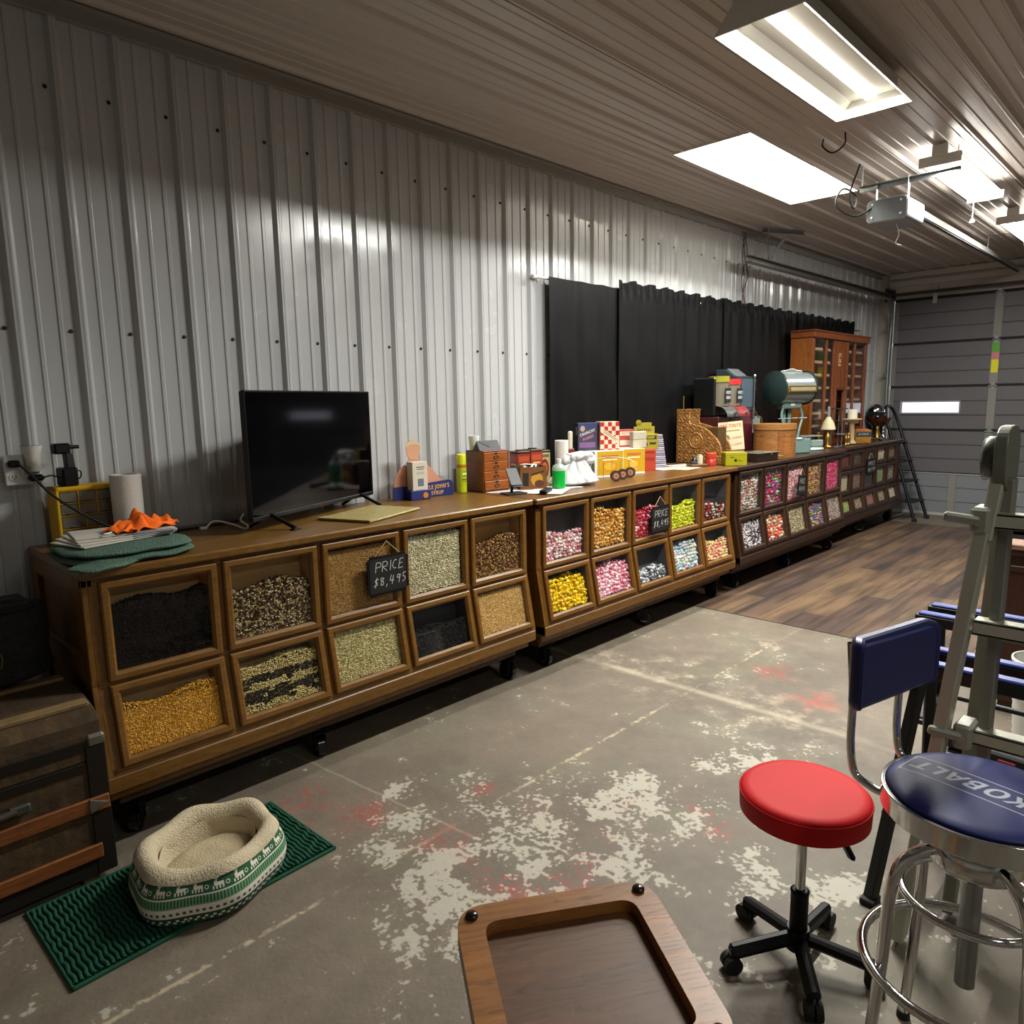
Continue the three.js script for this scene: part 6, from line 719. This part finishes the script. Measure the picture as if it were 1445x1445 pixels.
{ // folding sawhorses
  const bluem = M(0x2a3f8f, 0.35), bk = M(0x141518, 0.45);
  const horse = (label, pos, len, tag) => {
    const t = thing('folding_sawhorse', label, 'sawhorse', pos, -0.03, 'folding sawhorses'), H = 0.76;
    for (const x of [-0.075, 0.075]) { part('top_beam', box(x - 0.022, x + 0.022, H - 0.05, H - 0.01, 0, len, 0.003), bk, t); part('blue_pad', box(x - 0.02, x + 0.02, H - 0.012, H, 0.01, len - 0.01, 0.004), bluem, t); }
    for (const z of [0.03, len - 0.07]) {
      part('gusset', ext([[-0.1, H - 0.04], [0.1, H - 0.04], [0.1, H - 0.08], [0.05, H - 0.15], [-0.05, H - 0.15], [-0.1, H - 0.08]], 0.006).translate(0, 0, z), M(0x3a3c40, 0.4, { metalness: 0.4 }), t);
      for (const s of [-1, 1]) { part('leg', beam([s * 0.05, H - 0.06, z + 0.02], [s * 0.26, 0.012, z + 0.02 + (z < 0.2 ? -0.04 : 0.04)], 0.034, 0.034, 0.004), bk, t); part('foot', cbox(0.06, 0.02, 0.045, s * 0.262, 0, z + 0.02 + (z < 0.2 ? -0.04 : 0.04)), mat.rubber, t); }
      part('bolt', [cyl(0.008, 0.008, 0.006, -0.07, H - 0.06, z - 0.003, 10, 'z'), cyl(0.008, 0.008, 0.006, 0.07, H - 0.06, z - 0.003, 10, 'z')], mat.steel, t);
    }
    for (const s of [-1, 1]) part('spreader', bar([s * 0.17, 0.36, 0.05], [s * 0.17, 0.36, len - 0.05], 0.012, 8), bk, t);
    part('shelf_bar', box(-0.16, 0.16, 0.345, 0.375, 0.04, 0.07), bk, t); if (tag) part('warning_label', box(-0.06, 0.04, H - 0.095, H - 0.075, 0.022, 0.0245, 0.0003), M(0xd3cf3a, 0.5), t);
  };
  horse('folding sawhorse with yellow warning label and blue top', [2.5, 0, 2.77], 0.6, true); horse('folding sawhorse with blue top beside the tall wooden cabinet', [3.06, 0, 2.66], 0.75, false);
}
{ // articulated aluminium ladder, folded
  const t = thing('folding_ladder', 'folded aluminium ladder with round hinge knobs', 'ladder', [2.14, 0, 3.005]), al = mat.alu, al2 = M(0x7c7c70, 0.5, { metalness: 0.35 }), L = 0.46;
  for (const s of [0, 1]) {
    const z0 = s ? L : 0, d = s ? 1 : -1;
    part('outer_rail', [beam([0.02, 1.2, z0 - d * 0.01], [0.04, 1.36, z0 - d * 0.025], 0.065, 0.032, 0.004)], al, t); part('flared_rail', [beam([-0.03, 0.02, z0 + d * 0.115], [0.012, 1.24, z0 - d * 0.005], 0.06, 0.034, 0.004)], al, t); part('inner_rail', [beam([0.05, 0.16, z0 - d * 0.035], [0.06, 1.36, z0 - d * 0.045], 0.055, 0.026, 0.003)], al2, t); part('rear_rail', [beam([0.2, 0.02, z0 + d * 0.04], [0.11, 1.36, z0 - d * 0.03], 0.06, 0.03, 0.004)], al2, t);
    part('hinge_plate', ext(rrect(0.16, 0.17, 0.07), 0.03, 0.004).translate(0.075, 1.41, z0 - d * 0.03 - 0.015), M(0x6a6c5e, 0.45, { metalness: 0.3 }), t); part('hinge_knob', lathe([[0, 0], [0.05, 0], [0.056, 0.008], [0.056, 0.024], [0.05, 0.034], [0, 0.036]], 10).rotateX(d * PI / 2).translate(0.075, 1.41, z0 - d * 0.03 + d * 0.016), M(0x4f5347, 0.4), t);
    for (const y of [1.255, 0.67]) part('lock_tab', [box(-0.025, 0.06, y - 0.035, y + 0.035, z0 - d * 0.0 - 0.022, z0 + 0.022, 0.008), beam([-0.02, y, z0], [-0.045, y + 0.01, z0 + d * 0.075], 0.018, 0.026, 0.005), cyl(0.009, 0.009, 0.008, -0.028, y - 0.005, z0, 12, 'x')], M(0x94958a, 0.45, { metalness: 0.35 }), t);
  }
  for (const y of [0.36, 0.67, 0.97, 1.255]) { part('rung', [box(0.0, 0.05, y - 0.02, y - 0.012, 0, L, 0.002), box(0.0, 0.05, y + 0.012, y + 0.02, 0, L, 0.002), box(0.0, 0.008, y - 0.02, y + 0.02, 0, L, 0.002)], M(0xb5b4a4, 0.4, { metalness: 0.4 }), t); part('rear_rung', [box(0.12, 0.16, y - 0.05, y - 0.035, 0, L, 0.002), box(0.12, 0.126, y - 0.06, y - 0.03, 0, L, 0.002)], al2, t); }
}
{
  const c = thing('wooden_cabinet', 'dark reddish wooden cabinet with pale worn top', 'cabinet', [4.12, 0, 2.72]), wm = wood(0x44200f, 0.45); part('carcass', box(0, 0.6, 0.06, 0.83, 0, 1.2, 0.004), wm, c, true); part('top', box(-0.03, 0.63, 0.83, 0.86, -0.03, 1.23, 0.005), wood(0x9c7460, 0.5), c); part('top_edge', box(-0.022, 0.62, 0.8, 0.83, -0.022, 1.22, 0.004), wm, c); part('plinth', box(0.03, 0.57, 0, 0.06, 0.03, 1.17), mat.under, c); for (const z of [0.04, 0.6]) part('panel_moulding', [box(-0.008, 0.002, 0.14, 0.17, z, z + 0.52), box(-0.008, 0.002, 0.72, 0.75, z, z + 0.52)], wm, c);
  const b = thing('white_bucket', 'white ribbed plastic bucket before the dark cabinet', 'bucket', [3.78, 0, 2.98]); const pr = [[0, 0.002], [0.1, 0]]; for (let i = 0; i <= 20; i++) pr.push([0.1 + 0.022 * (i / 20) + (i % 2 ? 0.003 : 0), 0.01 + i * 0.019]); pr.push([0.13, 0.4], [0.13, 0.415], [0.118, 0.415], [0.096, 0.012], [0, 0.012]); part('pail', lathe(pr, 36), M(0xdad9d2, 0.5), b); part('bail_handle', tube([[0, 0.39, -0.13], [0.06, 0.3, -0.1], [0.11, 0.25, 0], [0.06, 0.3, 0.1], [0, 0.39, 0.13]].map(([x, y, z]) => [-x - 0.03, y, z]), 0.003, 30, 6), mat.steel, b);
  const k = thing('black_toolbox', 'low black toolbox on the floor under sawhorse', 'toolbox', [3.28, 0, 2.76], -0.1); part('box_body', box(-0.1, 0.1, 0, 0.16, 0, 0.42, 0.008), M(0x111113, 0.4), k); part('lid', box(-0.105, 0.105, 0.16, 0.2, -0.005, 0.425, 0.008), M(0x1c1c1f, 0.4), k); part('latch', box(-0.112, -0.102, 0.13, 0.18, 0.18, 0.24), M(0x8a2020, 0.4), k);
}
{ // step ladder against the counter end
  const t = thing('step_ladder', 'black folding step ladder with rounded top rail', 'step ladder', [10.06, 0, 0.34], -0.1), bk = M(0x0e0f12, 0.4), sw = 0.19;
  const top = [0, 1.42, 0.0];
  for (const s of [-1, 1]) { part('front_rail', tube([[s * sw, 0.012, 0.5], [s * sw * 0.95, 0.5, 0.34], [s * sw * 0.88, 1.0, 0.17], [s * sw * 0.8, 1.3, 0.07], [s * sw * 0.45, 1.41, 0.03], [0, 1.43, 0.02]], 0.021, 50, 8), bk, t); part('rear_leg', [beam([s * sw, 0.012, -0.12], [s * sw * 0.9, 1.0, 0.1], 0.036, 0.026)], bk, t); part('foot', [cbox(0.045, 0.04, 0.05, s * sw, 0, 0.5), cbox(0.045, 0.04, 0.05, s * sw, 0, -0.12)], mat.rubber, t); }
  [[0.25, 0.42], [0.5, 0.335], [0.75, 0.25], [0.98, 0.17]].forEach(([y, z]) => part('tread', [box(-sw * 0.95, sw * 0.95, y - 0.02, y, z - 0.12, z + 0.05, 0.006)], M(0x16171a, 0.6), t)); part('label', [beam([-sw * 0.93, 0.8, 0.255], [-sw * 0.9, 0.95, 0.205], 0.022, 0.006)], mat.white, t);
}
{ // rounded wooden tray table close to the viewpoint
  const t = thing('tray_table', 'wooden tray table with rounded corner and dark knob', 'table', [0.785, 0, 2.785], -0.594), wm = wood(0xa87038, 0.4), H = 0.7;
  const s = rrect(0.36, 0.36, 0.06), hole = new THREE.Path(); { const q = rrect(0.27, 0.27, 0.03).getPoints(6).reverse(); hole.setFromPoints(q); } s.holes.push(hole);
  part('rim', ext(s, 0.035).rotateX(-PI / 2).translate(0, H - 0.035, 0), wm, t); part('tray_floor', box(-0.14, 0.14, H - 0.035, H - 0.022, -0.14, 0.14), wood(0x6a421e, 0.5), t);
  for (const [a, b] of [[1, 1], [1, -1], [-1, 1], [-1, -1]]) { part('leg', beam([a * 0.13, H - 0.035, b * 0.13], [a * 0.15, 0.0, b * 0.15], 0.032, 0.032, 0.004), wm, t); part('knob', new THREE.SphereGeometry(0.0115, 16, 10).scale(1, 0.6, 1).translate(a * 0.152, H + 0.003, b * 0.152), M(0x1c1414, 0.2), t); }
}
renderer.render(scene, camera);
